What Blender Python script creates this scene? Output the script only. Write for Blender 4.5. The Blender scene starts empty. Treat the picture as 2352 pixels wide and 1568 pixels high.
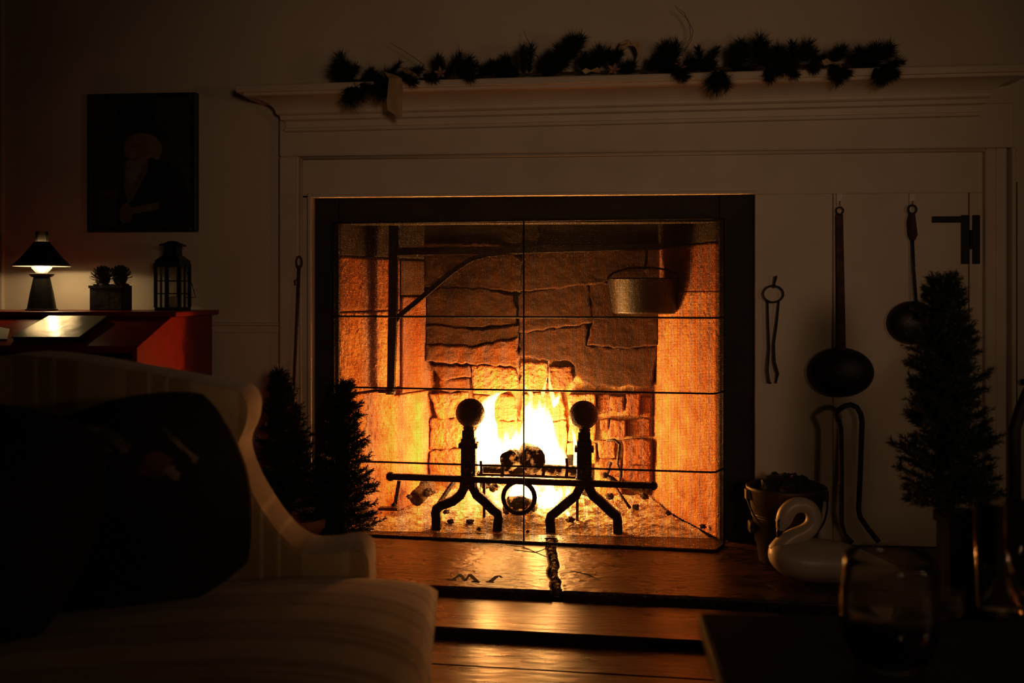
import bpy, bmesh, math, random
from mathutils import Vector, Matrix, noise
R = math.radians
random.seed(7)
scene = bpy.context.scene
col = scene.collection

# ------------------------------------------------------------------ camera, world, lamps, exposure
EYE, FPX, YH, YAW = 0.98, 2287.0, 670.0, R(5.0)      # eye height, focal length in px of 2352, horizon row, turn to the left
cam_data = bpy.data.cameras.new('camera'); cam = bpy.data.objects.new('camera', cam_data); col.objects.link(cam)
cam.location = (0, 0, EYE); cam.rotation_euler = (R(90), 0, YAW)
cam_data.sensor_width = 36.0; cam_data.lens = 36.0 * FPX / 2352.0
cam_data.shift_y = (YH - 784.0) / 2352.0
cam_data.dof.use_dof = True; cam_data.dof.focus_distance = 3.75; cam_data.dof.aperture_fstop = 3.2
cam_data.clip_start = 0.05
scene.camera = cam

world = bpy.data.worlds.new('dim_room'); scene.world = world; world.use_nodes = True
world.node_tree.nodes['Background'].inputs[0].default_value = (1.0, 0.70, 0.42, 1)
world.node_tree.nodes['Background'].inputs[1].default_value = 0.0016

def lamp(name, loc, energy, color, radius):
    d = bpy.data.lights.new(name, 'POINT'); d.energy = energy; d.color = color; d.shadow_soft_size = radius
    o = bpy.data.objects.new(name, d); o.location = loc; col.objects.link(o); return o
# a shaded table lamp further along the room, out of view behind the camera's right shoulder
lamp('room_lamp_light', (2.3, 0.7, 1.15), 8.0, (1.0, 0.58, 0.30), 0.12)
# unseen fill spot added for the chimney wall; its soft cone imitates lens vignetting
sd = bpy.data.lights.new('wall_fill_spot', 'SPOT'); sd.energy = 57.0; sd.color = (1.0, 0.575, 0.34); sd.shadow_soft_size = 0.22
sd.spot_size = R(50); sd.spot_blend = 1.0
so = bpy.data.objects.new('wall_fill_spot', sd); col.objects.link(so); so.location = (0.75, -0.9, 1.25)
so.rotation_euler = (Vector((-0.06, 3.76, 1.34)) - so.location).to_track_quat('-Z', 'Y').to_euler()

scene.view_settings.view_transform = 'Standard'; scene.view_settings.look = 'None'
scene.view_settings.gamma = 1.0; scene.view_settings.use_curve_mapping = False
scene.view_settings.exposure = 0.0
scene.cycles.sample_clamp_indirect = 4.0
scene.cycles.max_bounces = 10; scene.cycles.transparent_max_bounces = 12

# ------------------------------------------------------------------ pixel -> place helpers (frame 2352 x 1568)
CS, SN = math.cos(YAW), math.sin(YAW)
def ray(px, py):
    u = (px - 1176.0) / FPX; v = (YH - py) / FPX
    return Vector((u * CS - SN, u * SN + CS, v))
O = Vector((0, 0, EYE))
def at(px, py, Y):
    r = ray(px, py); return O + r * (Y / r.y)
def ground(px, py, z=0.0):
    r = ray(px, py); return O + r * ((z - EYE) / r.z)
def atd(px, py, d):
    return O + ray(px, py) * d
def ppm(px, Y):                                     # pixels per metre at depth plane Y
    return FPX * ray(px, YH).y / Y

# ------------------------------------------------------------------ object helpers
ORG = {}
def tag(o, label=None, cat=None, group=None, kind=None):
    if label: o['label'] = label
    if cat: o['category'] = cat
    if group: o['group'] = group
    if kind: o['kind'] = kind
    return o
def empty(name, loc, label=None, cat=None, group=None, kind=None):
    o = bpy.data.objects.new(name, None); o.location = loc; o.empty_display_size = 0.05
    col.objects.link(o); ORG[o.name] = Vector(loc)
    return tag(o, label, cat, group, kind)

class MB:
    def __init__(s): s.v = []; s.f = []
    def add(s, vs, fs):
        n = len(s.v); s.v += [Vector(q) for q in vs]; s.f += [[n + i for i in f] for f in fs]; return s
    def box(s, a, b, rot=None, c=None):
        a, b = Vector(a), Vector(b)
        vs = [Vector((x, y, z)) for x in (a.x, b.x) for y in (a.y, b.y) for z in (a.z, b.z)]
        if rot is not None:
            m = (a + b) / 2 if c is None else Vector(c)
            vs = [m + rot @ (q - m) for q in vs]
        return s.add(vs, [[0, 1, 3, 2], [4, 6, 7, 5], [0, 4, 5, 1], [2, 3, 7, 6], [0, 2, 6, 4], [1, 5, 7, 3]])
    def tube(s, pts, rad, n=10, sq=1.0, cap=True, up=None, closed=False):
        pts = [Vector(p) for p in pts]; N = len(pts)
        if not hasattr(rad, '__len__'): rad = [rad] * N
        ref = Vector(up) if up else None
        rings = []; prev = None
        for i, p in enumerate(pts):
            if closed: t = pts[(i + 1) % N] - pts[i - 1]
            else: t = (pts[min(i + 1, N - 1)] - pts[max(i - 1, 0)])
            if t.length < 1e-9: t = Vector((0, 0, 1))
            t.normalize()
            if ref is not None: a = ref - t * ref.dot(t)
            elif prev is None:
                a = Vector((0, 0, 1)) if abs(t.z) < 0.9 else Vector((1, 0, 0)); a = a - t * a.dot(t)
            else: a = prev - t * prev.dot(t)
            if a.length < 1e-6: a = t.orthogonal()
            a.normalize(); b = t.cross(a); prev = a
            off = math.pi / 4 if n == 4 else 0
            rings.append([p + (a * math.cos(2 * math.pi * k / n + off) * sq + b * math.sin(2 * math.pi * k / n + off)) * rad[i] for k in range(n)])
        vs = [q for r in rings for q in r]; fs = []
        for i in range(N if closed else N - 1):
            j = (i + 1) % N
            for k in range(n):
                fs.append([i * n + k, i * n + (k + 1) % n, j * n + (k + 1) % n, j * n + k])
        if cap and not closed:
            fs.append(list(range(n))[::-1]); fs.append([(N - 1) * n + k for k in range(n)])
        return s.add(vs, fs)
    def lathe(s, prof, base, n=24, rot=None, cap0=True, cap1=True, sx=1.0, sy=1.0):
        base = Vector(base); vs = []; fs = []
        for r, z in prof:
            for k in range(n):
                a = 2 * math.pi * k / n; q = Vector((r * math.cos(a) * sx, r * math.sin(a) * sy, z))
                vs.append(base + (rot @ q if rot else q))
        for i in range(len(prof) - 1):
            for k in range(n):
                fs.append([i * n + k, i * n + (k + 1) % n, (i + 1) * n + (k + 1) % n, (i + 1) * n + k])
        if cap0: fs.append(list(range(n))[::-1])
        if cap1: fs.append([(len(prof) - 1) * n + k for k in range(n)])
        return s.add(vs, fs)
    def ball(s, c, r, n=20, m=12, sx=1, sy=1, sz=1, rot=None, jit=0, seed=0):
        c = Vector(c); vs = []; fs = []
        for i in range(m + 1):
            th = math.pi * i / m
            for k in range(n):
                a = 2 * math.pi * k / n
                q = Vector((math.sin(th) * math.cos(a), math.sin(th) * math.sin(a), math.cos(th)))
                g = 1.0
                if jit: g += jit * noise.noise(q * 2.3 + Vector((seed * 7.1, seed * 3.3, seed)))
                q = Vector((q.x * sx, q.y * sy, q.z * sz)) * r * g
                vs.append(c + (rot @ q if rot else q))
        for i in range(m):
            for k in range(n):
                fs.append([i * n + k, (i + 1) * n + k, (i + 1) * n + (k + 1) % n, i * n + (k + 1) % n])
        return s.add(vs, fs)
    def prism(s, poly, d):                       # poly of 3D points, extruded by vector d
        d = Vector(d); n = len(poly); poly = [Vector(p) for p in poly]
        vs = poly + [p + d for p in poly]
        fs = [list(range(n)), [n + i for i in range(n)][::-1]]
        for i in range(n): j = (i + 1) % n; fs.append([i, n + i, n + j, j])
        return s.add(vs, fs)
    def build(s, name, mat, parent=None, loc=None, smooth=False, bevel=0, seg=2, kind=None, merge=False):
        if parent is None:
            if loc is None:
                xs = [q.x for q in s.v]; ys = [q.y for q in s.v]; zs = [q.z for q in s.v]
                loc = Vector(((min(xs) + max(xs)) / 2, (min(ys) + max(ys)) / 2, min(zs)))
            org = Vector(loc)
        else: org = ORG[parent.name]
        me = bpy.data.meshes.new(name)
        me.from_pydata([tuple(q - org) for q in s.v], [], s.f)
        bm = bmesh.new(); bm.from_mesh(me)
        if merge: bmesh.ops.remove_doubles(bm, verts=bm.verts, dist=1e-5)
        bmesh.ops.recalc_face_normals(bm, faces=bm.faces); bm.to_mesh(me); bm.free()
        if mat: me.materials.append(mat)
        if smooth:
            for p in me.polygons: p.use_smooth = True
        o = bpy.data.objects.new(name, me); col.objects.link(o)
        if parent is None: o.location = org
        else: o.parent = parent
        ORG[o.name] = org
        if bevel:
            b = o.modifiers.new('bevel', 'BEVEL'); b.width = bevel; b.segments = seg; b.limit_method = 'ANGLE'; b.angle_limit = R(40)
        if kind: o['kind'] = kind
        return o

def raw_mesh(name, verts, faces, mat, parent, kind=None, smooth=False):   # large meshes, no normal pass
    org = ORG[parent.name]
    me = bpy.data.meshes.new(name); ox, oy, oz = org
    me.from_pydata([(x - ox, y - oy, z - oz) for x, y, z in verts], [], faces)
    me.materials.append(mat)
    if smooth:
        for p in me.polygons: p.use_smooth = True
    o = bpy.data.objects.new(name, me); col.objects.link(o); o.parent = parent; ORG[o.name] = org
    if kind: o['kind'] = kind
    return o

# ------------------------------------------------------------------ materials
def pm(name, c1, c2=None, scale=8.0, rough=0.6, metal=0.0, bump=0.0, bscale=None, detail=6.0, stretch=(1, 1, 1), spec=None, lo=0.35, hi=0.65, coat=0.0, rough2=None):
    m = bpy.data.materials.new(name); m.use_nodes = True; nt = m.node_tree; N = nt.nodes; L = nt.links
    b = N['Principled BSDF']; b.inputs['Roughness'].default_value = rough; b.inputs['Metallic'].default_value = metal
    if spec is not None: b.inputs['Specular IOR Level'].default_value = spec
    if coat: b.inputs['Coat Weight'].default_value = coat; b.inputs['Coat Roughness'].default_value = 0.15
    b.inputs['Base Color'].default_value = (*c1, 1)
    if c2 is not None or bump or rough2 is not None:
        tc = N.new('ShaderNodeTexCoord'); mp = N.new('ShaderNodeMapping'); mp.inputs['Scale'].default_value = stretch
        L.new(tc.outputs['Object'], mp.inputs[0])
        nz = N.new('ShaderNodeTexNoise'); nz.inputs['Scale'].default_value = scale; nz.inputs['Detail'].default_value = detail
        L.new(mp.outputs[0], nz.inputs['Vector'])
        rp = N.new('ShaderNodeValToRGB'); rp.color_ramp.elements[0].position = lo; rp.color_ramp.elements[1].position = hi
        L.new(nz.outputs['Fac'], rp.inputs[0])
        if c2 is not None:
            rp.color_ramp.elements[0].color = (*c1, 1); rp.color_ramp.elements[1].color = (*c2, 1)
            L.new(rp.outputs[0], b.inputs['Base Color'])
        if rough2 is not None:
            mr = N.new('ShaderNodeMapRange'); mr.inputs['To Min'].default_value = rough; mr.inputs['To Max'].default_value = rough2
            L.new(nz.outputs['Fac'], mr.inputs[0]); L.new(mr.outputs[0], b.inputs['Roughness'])
        if bump:
            n2 = N.new('ShaderNodeTexNoise'); n2.inputs['Scale'].default_value = bscale or scale * 3; n2.inputs['Detail'].default_value = 8
            L.new(mp.outputs[0], n2.inputs['Vector'])
            bp = N.new('ShaderNodeBump'); bp.inputs['Strength'].default_value = bump; bp.inputs['Distance'].default_value = 0.02
            L.new(n2.outputs['Fac'], bp.inputs['Height']); L.new(bp.outputs[0], b.inputs['Normal'])
    return m

def striped(name, axis, c1, c2, width, rough=0.85):
    m = bpy.data.materials.new(name); m.use_nodes = True; nt = m.node_tree; N = nt.nodes; L = nt.links
    b = N['Principled BSDF']; b.inputs['Roughness'].default_value = rough
    b.inputs['Sheen Weight'].default_value = 0.3
    tc = N.new('ShaderNodeTexCoord'); sp = N.new('ShaderNodeSeparateXYZ'); L.new(tc.outputs['Object'], sp.inputs[0])
    def math_(op, a, v):
        n = N.new('ShaderNodeMath'); n.operation = op
        L.new(a, n.inputs[0]); n.inputs[1].default_value = v; return n.outputs[0]
    nz = N.new('ShaderNodeTexNoise'); nz.inputs['Scale'].default_value = 14; nz.inputs['Detail'].default_value = 4
    L.new(tc.outputs['Object'], nz.inputs['Vector'])
    x = sp.outputs['XYZ'.index(axis)]
    w = math_('MULTIPLY', x, 1.0 / width)
    fr = N.new('ShaderNodeMath'); fr.operation = 'PINGPONG'; L.new(w, fr.inputs[0]); fr.inputs[1].default_value = 1.0
    rp = N.new('ShaderNodeValToRGB'); e = rp.color_ramp.elements
    e[0].position = 0.40; e[0].color = (*c1, 1); e[1].position = 0.46; e[1].color = (*c2, 1)
    k = e.new(0.80); k.color = (*c2, 1); k = e.new(0.84); k.color = (*[q * 1.25 for q in c1], 1); k = e.new(0.90); k.color = (*c2, 1)
    L.new(fr.outputs[0], rp.inputs[0])
    mx = N.new('ShaderNodeMixRGB'); mx.blend_type = 'MULTIPLY'; mx.inputs[0].default_value = 0.5
    L.new(rp.outputs[0], mx.inputs[1]); L.new(nz.outputs['Fac'], mx.inputs[2]); L.new(mx.outputs[0], b.inputs['Base Color'])
    bp = N.new('ShaderNodeBump'); bp.inputs['Strength'].default_value = 0.25; bp.inputs['Distance'].default_value = 0.004
    n3 = N.new('ShaderNodeTexNoise'); n3.inputs['Scale'].default_value = 240; L.new(tc.outputs['Object'], n3.inputs['Vector'])
    L.new(n3.outputs['Fac'], bp.inputs['Height']); L.new(bp.outputs[0], b.inputs['Normal'])
    return m

def flame_mat(name, color, strength):
    m = bpy.data.materials.new(name); m.use_nodes = True; nt = m.node_tree; N = nt.nodes
    N.remove(N['Principled BSDF'])
    e = N.new('ShaderNodeEmission'); e.inputs[0].default_value = (*color, 1); e.inputs[1].default_value = strength
    nt.links.new(e.outputs[0], N['Material Output'].inputs['Volume'])
    return m

def glow_mat(name, color, strength):
    m = bpy.data.materials.new(name); m.use_nodes = True; nt = m.node_tree; N = nt.nodes
    b = N['Principled BSDF']; b.inputs['Base Color'].default_value = (*color, 1)
    b.inputs['Emission Color'].default_value = (*color, 1); b.inputs['Emission Strength'].default_value = strength
    return m

def ember_mat(name, strength, lo=0.52, hi=0.70, scale=22):
    m = pm(name, (0.02, 0.014, 0.01), (0.07, 0.05, 0.04), 20, 0.9, bump=0.6)
    nt = m.node_tree; N = nt.nodes; L = nt.links; b = N['Principled BSDF']
    tc = N.new('ShaderNodeTexCoord'); nz = N.new('ShaderNodeTexNoise'); nz.inputs['Scale'].default_value = scale; nz.inputs['Detail'].default_value = 5
    L.new(tc.outputs['Object'], nz.inputs['Vector'])
    rp = N.new('ShaderNodeMapRange'); rp.inputs['From Min'].default_value = lo; rp.inputs['From Max'].default_value = hi
    rp.inputs['To Max'].default_value = strength; L.new(nz.outputs['Fac'], rp.inputs[0])
    b.inputs['Emission Color'].default_value = (1.0, 0.30, 0.05, 1); L.new(rp.outputs[0], b.inputs['Emission Strength'])
    return m

def glass_mat(name, tint=(1, 1, 1), rough=0.0, ior=1.45):
    m = bpy.data.materials.new(name); m.use_nodes = True; b = m.node_tree.nodes['Principled BSDF']
    b.inputs['Base Color'].default_value = (*tint, 1); b.inputs['Transmission Weight'].default_value = 1.0
    b.inputs['Roughness'].default_value = rough; b.inputs['IOR'].default_value = ior
    return m

def thin_glass(name, cloud=.10, ior=1.35):
    m = bpy.data.materials.new(name); m.use_nodes = True; nt = m.node_tree; N = nt.nodes; L = nt.links
    N.remove(N['Principled BSDF'])
    t = N.new('ShaderNodeBsdfTransparent'); t.inputs[0].default_value = (.93, .92, .88, 1); g = N.new('ShaderNodeBsdfGlossy'); g.inputs['Roughness'].default_value = .05
    f = N.new('ShaderNodeFresnel'); f.inputs[0].default_value = ior; x = N.new('ShaderNodeMixShader')
    d = N.new('ShaderNodeBsdfTranslucent'); d.inputs[0].default_value = (.9, .9, .88, 1); y = N.new('ShaderNodeMixShader'); y.inputs[0].default_value = cloud
    L.new(t.outputs[0], y.inputs[1]); L.new(d.outputs[0], y.inputs[2])
    L.new(f.outputs[0], x.inputs[0]); L.new(y.outputs[0], x.inputs[1]); L.new(g.outputs[0], x.inputs[2]); L.new(x.outputs[0], N['Material Output'].inputs[0])
    return m

M = dict(
    wall=pm('cream_plaster', (0.60, 0.53, 0.42), (0.66, 0.58, 0.46), 3.0, 0.85, bump=0.05, bscale=40),
    trim=pm('cream_paint', (0.62, 0.53, 0.40), (0.68, 0.59, 0.46), 5.0, 0.55, bump=0.03, bscale=30),
    facing=pm('black_slate', (0.010, 0.009, 0.010), (0.02, 0.017, 0.017), 9.0, 0.75, bump=0.1),
    plank=pm('old_floor_board', (0.030, 0.011, 0.0045), (0.060, 0.023, 0.009), 6.0, 0.20, bump=0.10, bscale=20, stretch=(0.5, 2, 2), rough2=0.38, spec=0.4),
    plank2=pm('dark_floor_board', (0.022, 0.008, 0.004), (0.042, 0.016, 0.007), 6.0, 0.20, bump=0.12, bscale=22, stretch=(0.5, 2, 2), rough2=0.38, spec=0.4),
    hearth=pm('worn_hearth_stone', (0.042, 0.019, 0.008), (0.085, 0.043, 0.019), 9.0, 0.20, bump=0.40, bscale=34, stretch=(0.8, 1.5, 1), rough2=0.36, spec=0.36),
    rubble=pm('joint_rubble', (0.16, 0.09, 0.05), (0.34, 0.2, 0.1), 30, 0.7, bump=0.5),
    groove=pm('carved_groove', (0.018, 0.010, 0.006), rough=0.95),
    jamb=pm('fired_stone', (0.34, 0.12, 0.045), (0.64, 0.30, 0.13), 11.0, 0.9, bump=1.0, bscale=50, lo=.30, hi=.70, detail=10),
    jambmid=pm('smoked_shaded_stone', (0.20, 0.065, 0.026), (0.30, 0.11, 0.045), 9.0, 0.9, bump=0.7, bscale=45),  # upper jamb stone, smoke and a shadow band mixed into its colour
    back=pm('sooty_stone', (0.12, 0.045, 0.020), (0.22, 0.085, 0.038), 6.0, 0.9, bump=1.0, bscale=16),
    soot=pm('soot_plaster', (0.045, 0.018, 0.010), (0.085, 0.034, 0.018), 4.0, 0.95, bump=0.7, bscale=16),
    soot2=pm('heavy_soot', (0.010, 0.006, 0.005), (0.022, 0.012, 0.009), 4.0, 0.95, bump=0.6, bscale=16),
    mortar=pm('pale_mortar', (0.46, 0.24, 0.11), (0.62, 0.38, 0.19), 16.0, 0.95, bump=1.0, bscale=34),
    brick=pm('scorched_brick', (0.20, 0.07, 0.035), (0.33, 0.13, 0.06), 18.0, 0.9, bump=0.9, bscale=50),
    ash=pm('pale_ash', (0.42, 0.27, 0.16), (0.85, 0.66, 0.46), 30.0, 1.0, bump=1.0, bscale=70),
    iron=pm('wrought_iron', (0.020, 0.017, 0.016), (0.045, 0.036, 0.032), 30, 0.55, 0.5, bump=0.35, bscale=90),
    rust=pm('rusty_iron', (0.05, 0.022, 0.012), (0.11, 0.05, 0.028), 40, 0.75, 0.2, bump=0.4, bscale=90),
    wire=pm('screen_wire', (0.045, 0.032, 0.025), rough=0.45, metal=0.7),
    pot=pm('black_pot_iron', (0.006, 0.005, 0.005), (0.011, 0.009, 0.008), 20, 0.46, 0.0, bump=0.1),
    char=pm('charred_bark', (0.018, 0.012, 0.009), (0.10, 0.055, 0.03), 24, 0.95, bump=1.0, bscale=40),
    ember=ember_mat('glowing_ember', 3.2),
    emberlow=ember_mat('dull_ember', 1.6, 0.56, 0.74, 26),
    mahog=pm('mahogany', (0.19, 0.008, 0.003), (0.28, 0.015, 0.005), 5, 0.33, bump=0.05, stretch=(0.4, 3, 3), spec=0.2),
    darkwood=pm('dark_table_wood', (0.007, 0.004, 0.003), (0.014, 0.008, 0.006), 5, 0.6, spec=0.2, stretch=(0.4, 3, 3), bump=0.05),
    black=pm('black_paint', (0.010, 0.009, 0.009), (0.018, 0.015, 0.014), 10, 0.6, spec=0.25),
    planter=pm('matt_black_planter', (0.005, 0.004, 0.004), (0.009, 0.007, 0.006), 12, 1.0, spec=0.05),
    tin=pm('black_tin', (0.008, 0.008, 0.009), (0.02, 0.018, 0.018), 20, 0.4, 0.3),
    white=pm('white_enamel', (0.85, 0.80, 0.70), rough=0.5),
    needle=pm('pine_needles', (0.008, 0.014, 0.007), (0.020, 0.030, 0.013), 20, 0.7, spec=0.2),
    needle2=pm('garland_needles', (0.008, 0.013, 0.007), (0.020, 0.028, 0.013), 20, 0.7, spec=0.2),
    bark=pm('bark', (0.05, 0.03, 0.02), (0.09, 0.05, 0.03), 30, 0.9, bump=0.4),
    terra=pm('terracotta', (0.34, 0.12, 0.055), (0.44, 0.17, 0.08), 14, 0.85, bump=0.2),
    zinc=pm('dull_zinc', (0.045, 0.030, 0.020), (0.085, 0.06, 0.04), 8, 0.5, 0.4, bump=0.06),
    zincdark=pm('bucket_coal', (0.008, 0.008, 0.008), (0.02, 0.018, 0.016), 20, 0.8, bump=0.5),
    swan=pm('swan_paint', (0.42, 0.34, 0.25), (0.50, 0.42, 0.31), 12, 0.36, bump=0.03),
    bill=pm('black_bill', (0.012, 0.010, 0.009), rough=0.35),
    cone=pm('pine_cone_scale', (0.035, 0.02, 0.012), (0.07, 0.04, 0.02), 30, 0.8),
    crate=pm('dark_box_wood', (0.006, 0.004, 0.003), (0.013, 0.008, 0.005), 12, 0.7, bump=0.2),
    frame=pm('black_frame', (0.006, 0.006, 0.005), (0.014, 0.012, 0.010), 20, 0.5),
    pewter=pm('glossy_cover', (0.30, 0.30, 0.24), (0.36, 0.35, 0.28), 10, 0.24, 0.35, bump=0.08, bscale=14),
    paper=pm('cream_paper', (0.62, 0.55, 0.42), rough=0.7),
    ribbon=pm('gold_ribbon', (0.42, 0.27, 0.12), (0.60, 0.44, 0.24), 40, 0.45, stretch=(1, 1, 0.1)),
    poinsettia=pm('faded_flower', (0.22, 0.12, 0.08), (0.34, 0.20, 0.13), 20, 0.6),
    twig=pm('brown_twig', (0.07, 0.035, 0.018), rough=0.9),
    copper=pm('worn_copper', (0.55, 0.20, 0.08), (0.65, 0.28, 0.11), 14, 0.4, 0.7),
    hook=pm('clear_plastic_hook', (0.72, 0.64, 0.52), rough=0.35),
    fabX=striped('gold_striped_damask_upright', 'X', (0.66, 0.48, 0.25), (0.48, 0.31, 0.13), 0.105),
    fabY=striped('gold_striped_damask', 'Y', (0.80, 0.60, 0.33), (0.47, 0.30, 0.12), 0.085),
    welt=pm('gold_welt', (0.50, 0.35, 0.16), rough=0.8),
    pillow=pm('dark_tapestry', (0.012, 0.008, 0.006), (0.03, 0.018, 0.014), 8, 0.9, bump=0.3, bscale=200),
    pillowpale=pm('pale_tapestry', (0.03, 0.02, 0.016), (0.42, 0.30, 0.24), 13, 0.9, bump=0.3, bscale=200),
    pillowred=pm('russet_tapestry', (0.02, 0.010, 0.008), (0.22, 0.08, 0.065), 13, 0.9),
    glass=thin_glass('clear_glass', .012, 1.22), wine=glass_mat('red_wine', (0.004, 0.0004, 0.0004), 0.0, 1.34),
    pane=thin_glass('lantern_pane'), chimney=thin_glass('lamp_chimney_glass'),
    flame=flame_mat('flame_hot', (1.0, 0.48, 0.125), 410.0), flame2=flame_mat('flame_thin', (1.0, 0.44, 0.10), 120.0),
    wick=glow_mat('lamp_bulb', (1.0, 0.66, 0.25), 4.0),
)

# ------------------------------------------------------------------ the setting
YB = 3.76           # face of the inner boards of the fireplace wall
YP = 3.79           # plaster wall
HZ = 0.045          # hearth top
BW = -0.065         # run of the hearth's front edge
xL, xR = at(719, 455, YB).x, at(1733, 445, YB).x           # board opening
zT = at(1200, 451, YB).z
fL, fR = at(779, 600, 3.80).x, at(1652, 600, 3.80).x        # firebox mouth in the slate facing
fT = at(1200, 512, 3.80).z

# wall_back: plaster wall with a hole for the fireplace
mb = MB()
for a, b in (((-4, YP, 0), (xL - .04, YP + .12, 2.7)), ((xR + 0.95, YP, 0), (4.0, YP + .12, 2.7)), ((xL - .04, YP, zT + .04), (xR + 0.95, YP + .12, 2.7))):
    mb.box(a, b)
wall_back = mb.build('wall_back', M['wall'], kind='structure')
tag(wall_back, 'cream plaster wall around and above the fireplace')

# floor with planks
floor = empty('floor', (0, 1.5, -0.03), 'dark old wooden floor boards in front of the hearth', kind='structure')
MB().box((-4, -1.5, -.05), (4, 3.78, -.024)).build('subfloor', M['groove'], floor)
yb = 2.775
def skew(mb_, x0=0.0):
    for q in mb_.v: q.y += BW * (q.x - x0)
    return mb_
k = 0
y1 = yb
while y1 > -1.2:
    w = 0.19 + 0.05 * random.random()
    m_ = skew(MB().box((-4, y1 - w + .004, -.024), (4, y1, random.uniform(-.0015, .0015))))
    m_.build('plank', M['plank2'] if k % 2 == 0 else M['plank'], floor, bevel=.003, seg=1); k += 1; y1 -= w
# raised border board along the hearth
skew(MB().box((-4, 2.788, -.024), (4, 3.072, .022))).build('border_plank', M['plank'], floor, bevel=.005)

# hearth: two worn stones with a rubble joint
hearth = empty('hearth', (0, 3.4, 0), 'worn stone hearth of two slabs with a cracked joint', kind='structure')
j0, j1 = ground(1264, 1240, HZ), ground(1278, 1355, HZ)
def jag_line(a, b, n, amp, seed):
    rng = random.Random(seed); out = []
    for i in range(n + 1):
        t = i / n; p = a.lerp(b, t)
        out.append(Vector((p.x + rng.uniform(-amp, amp), p.y, p.z)))
    return out
for side in (-1, 1):
    jl = jag_line(Vector((j0.x - .02 * 0 + side * .016, 3.80, HZ)), Vector((j1.x + side * .014, 3.105 + BW * j1.x, HZ)), 12, .007, side)
    far, near = (-2.4, 2.4)[side > 0], None
    xe = -2.4 if side < 0 else 2.4
    edge = []
    n = 10
    rng = random.Random(5 + side)
    for i in range(n + 1):
        x = jl[-1].x + (xe - jl[-1].x) * i / n
        edge.append(Vector((x, 3.105 + BW * x + (rng.uniform(-.008, .006) if i else 0), HZ)))
    poly = jl + edge[1:] + [Vector((xe, 3.80, HZ))]
    MB().prism(poly, (0, 0, -HZ - .02)).build('hearth_stone', M['hearth'], hearth, bevel=.008)
MB().box((j0.x - .03, 3.10, -.02), (j0.x + .06, 3.79, HZ - .016)).build('joint_bed', M['groove'], hearth)
rng = random.Random(3)
for i in range(15):
    t = (i + .5) / 15; p = Vector((j0.x, 3.78, HZ - .012)).lerp(Vector((j1.x, 3.13, HZ - .012)), t)
    MB().ball((p.x + rng.uniform(-.006, .006), p.y, p.z), rng.uniform(.011, .017), 8, 6, 1.0, 1.5, .8, jit=.5, seed=i).build('joint_pebble', M['rubble'], hearth)
# hairline cracks running across the slabs
for pts in (((1180, 1262), (1230, 1268), (1262, 1256)), ((1150, 1250), (1200, 1255), (1255, 1278)), ((1310, 1310), (1350, 1318), (1380, 1333)), ((840, 1258), (880, 1256))):
    P = [ground(x, y, HZ + .0006) for x, y in pts]
    m_ = MB().tube(P, [.0015] + [.004] * (len(P) - 2) + [.0015], 4)
    for q in m_.v: q.z = HZ + .0006 + (q.z - HZ - .0006) * .2
    m_.build('crack', M['groove'], hearth)
# initials carved in the hearth, reading from the fire side
lm = MB()
for a, b, w_ in (((1027, 1330), (1048, 1332), .004), ((1039, 1331), (1056, 1319), .0035), ((1056, 1319), (1069, 1333), .0055), ((1069, 1333), (1079, 1319), .0035), ((1079, 1319), (1096, 1335), .0065), ((1084, 1335), (1102, 1336), .004),
                 ((1116, 1336), (1135, 1337), .004), ((1125, 1336), (1140, 1324), .0065), ((1140, 1324), (1147, 1322), .005), ((1147, 1322), (1152, 1326), .004)):
    P = [ground(*a, HZ), ground(*b, HZ)]
    d_ = (P[1] - P[0]).normalized(); n_ = Vector((-d_.y, d_.x, 0)) * w_
    lm.prism([P[0] - n_, P[1] - n_, P[1] + n_, P[0] + n_], (0, 0, .0012))
o = lm.build('carved_letters', M['groove'], hearth); o['label'] = 'dark carved initials in the stone'

# ---- firebox
fb = empty('firebox', ((fL + fR) / 2, 4.1, 0), 'deep sooty stone firebox behind the mesh screen', kind='structure')
YK = 4.40
bL, bR = at(1000, 900, YK).x, at(1496, 900, YK).x
MB().box((fL - .3, 3.80, -.02), (fR + .3, 4.6, HZ - .004)).build('firebox_floor', M['hearth'], fb)
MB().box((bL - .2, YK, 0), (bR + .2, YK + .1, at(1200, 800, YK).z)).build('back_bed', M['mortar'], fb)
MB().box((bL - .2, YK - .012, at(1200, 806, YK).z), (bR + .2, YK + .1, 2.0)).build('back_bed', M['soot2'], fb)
def jagged(poly, amp, n, seed):
    rng = random.Random(seed); out = []
    for i in range(len(poly)):
        a, b = poly[i], poly[(i + 1) % len(poly)]
        L_ = math.hypot(b[0] - a[0], b[1] - a[1]); m_ = max(1, int(L_ / n))
        for j in range(m_):
            t = j / m_; out.append((a[0] + (b[0] - a[0]) * t + rng.uniform(-amp, amp), a[1] + (b[1] - a[1]) * t + rng.uniform(-amp, amp)))
    return out
def stone(poly, out, mat, seed, amp=2.6, n=11, name='stone', bev=.008):
    cx_ = sum(p[0] for p in poly) / len(poly); cy_ = sum(p[1] for p in poly) / len(poly)
    poly = [(x + math.copysign(1.6, x - cx_), y + math.copysign(1.6, y - cy_)) for x, y in poly]
    P = [at(x, y, YK) for x, y in jagged(poly, amp, n, seed)]
    return MB().prism(P, (0, -out, 0)).build(name, mat, fb, bevel=bev, seg=2)
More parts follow.
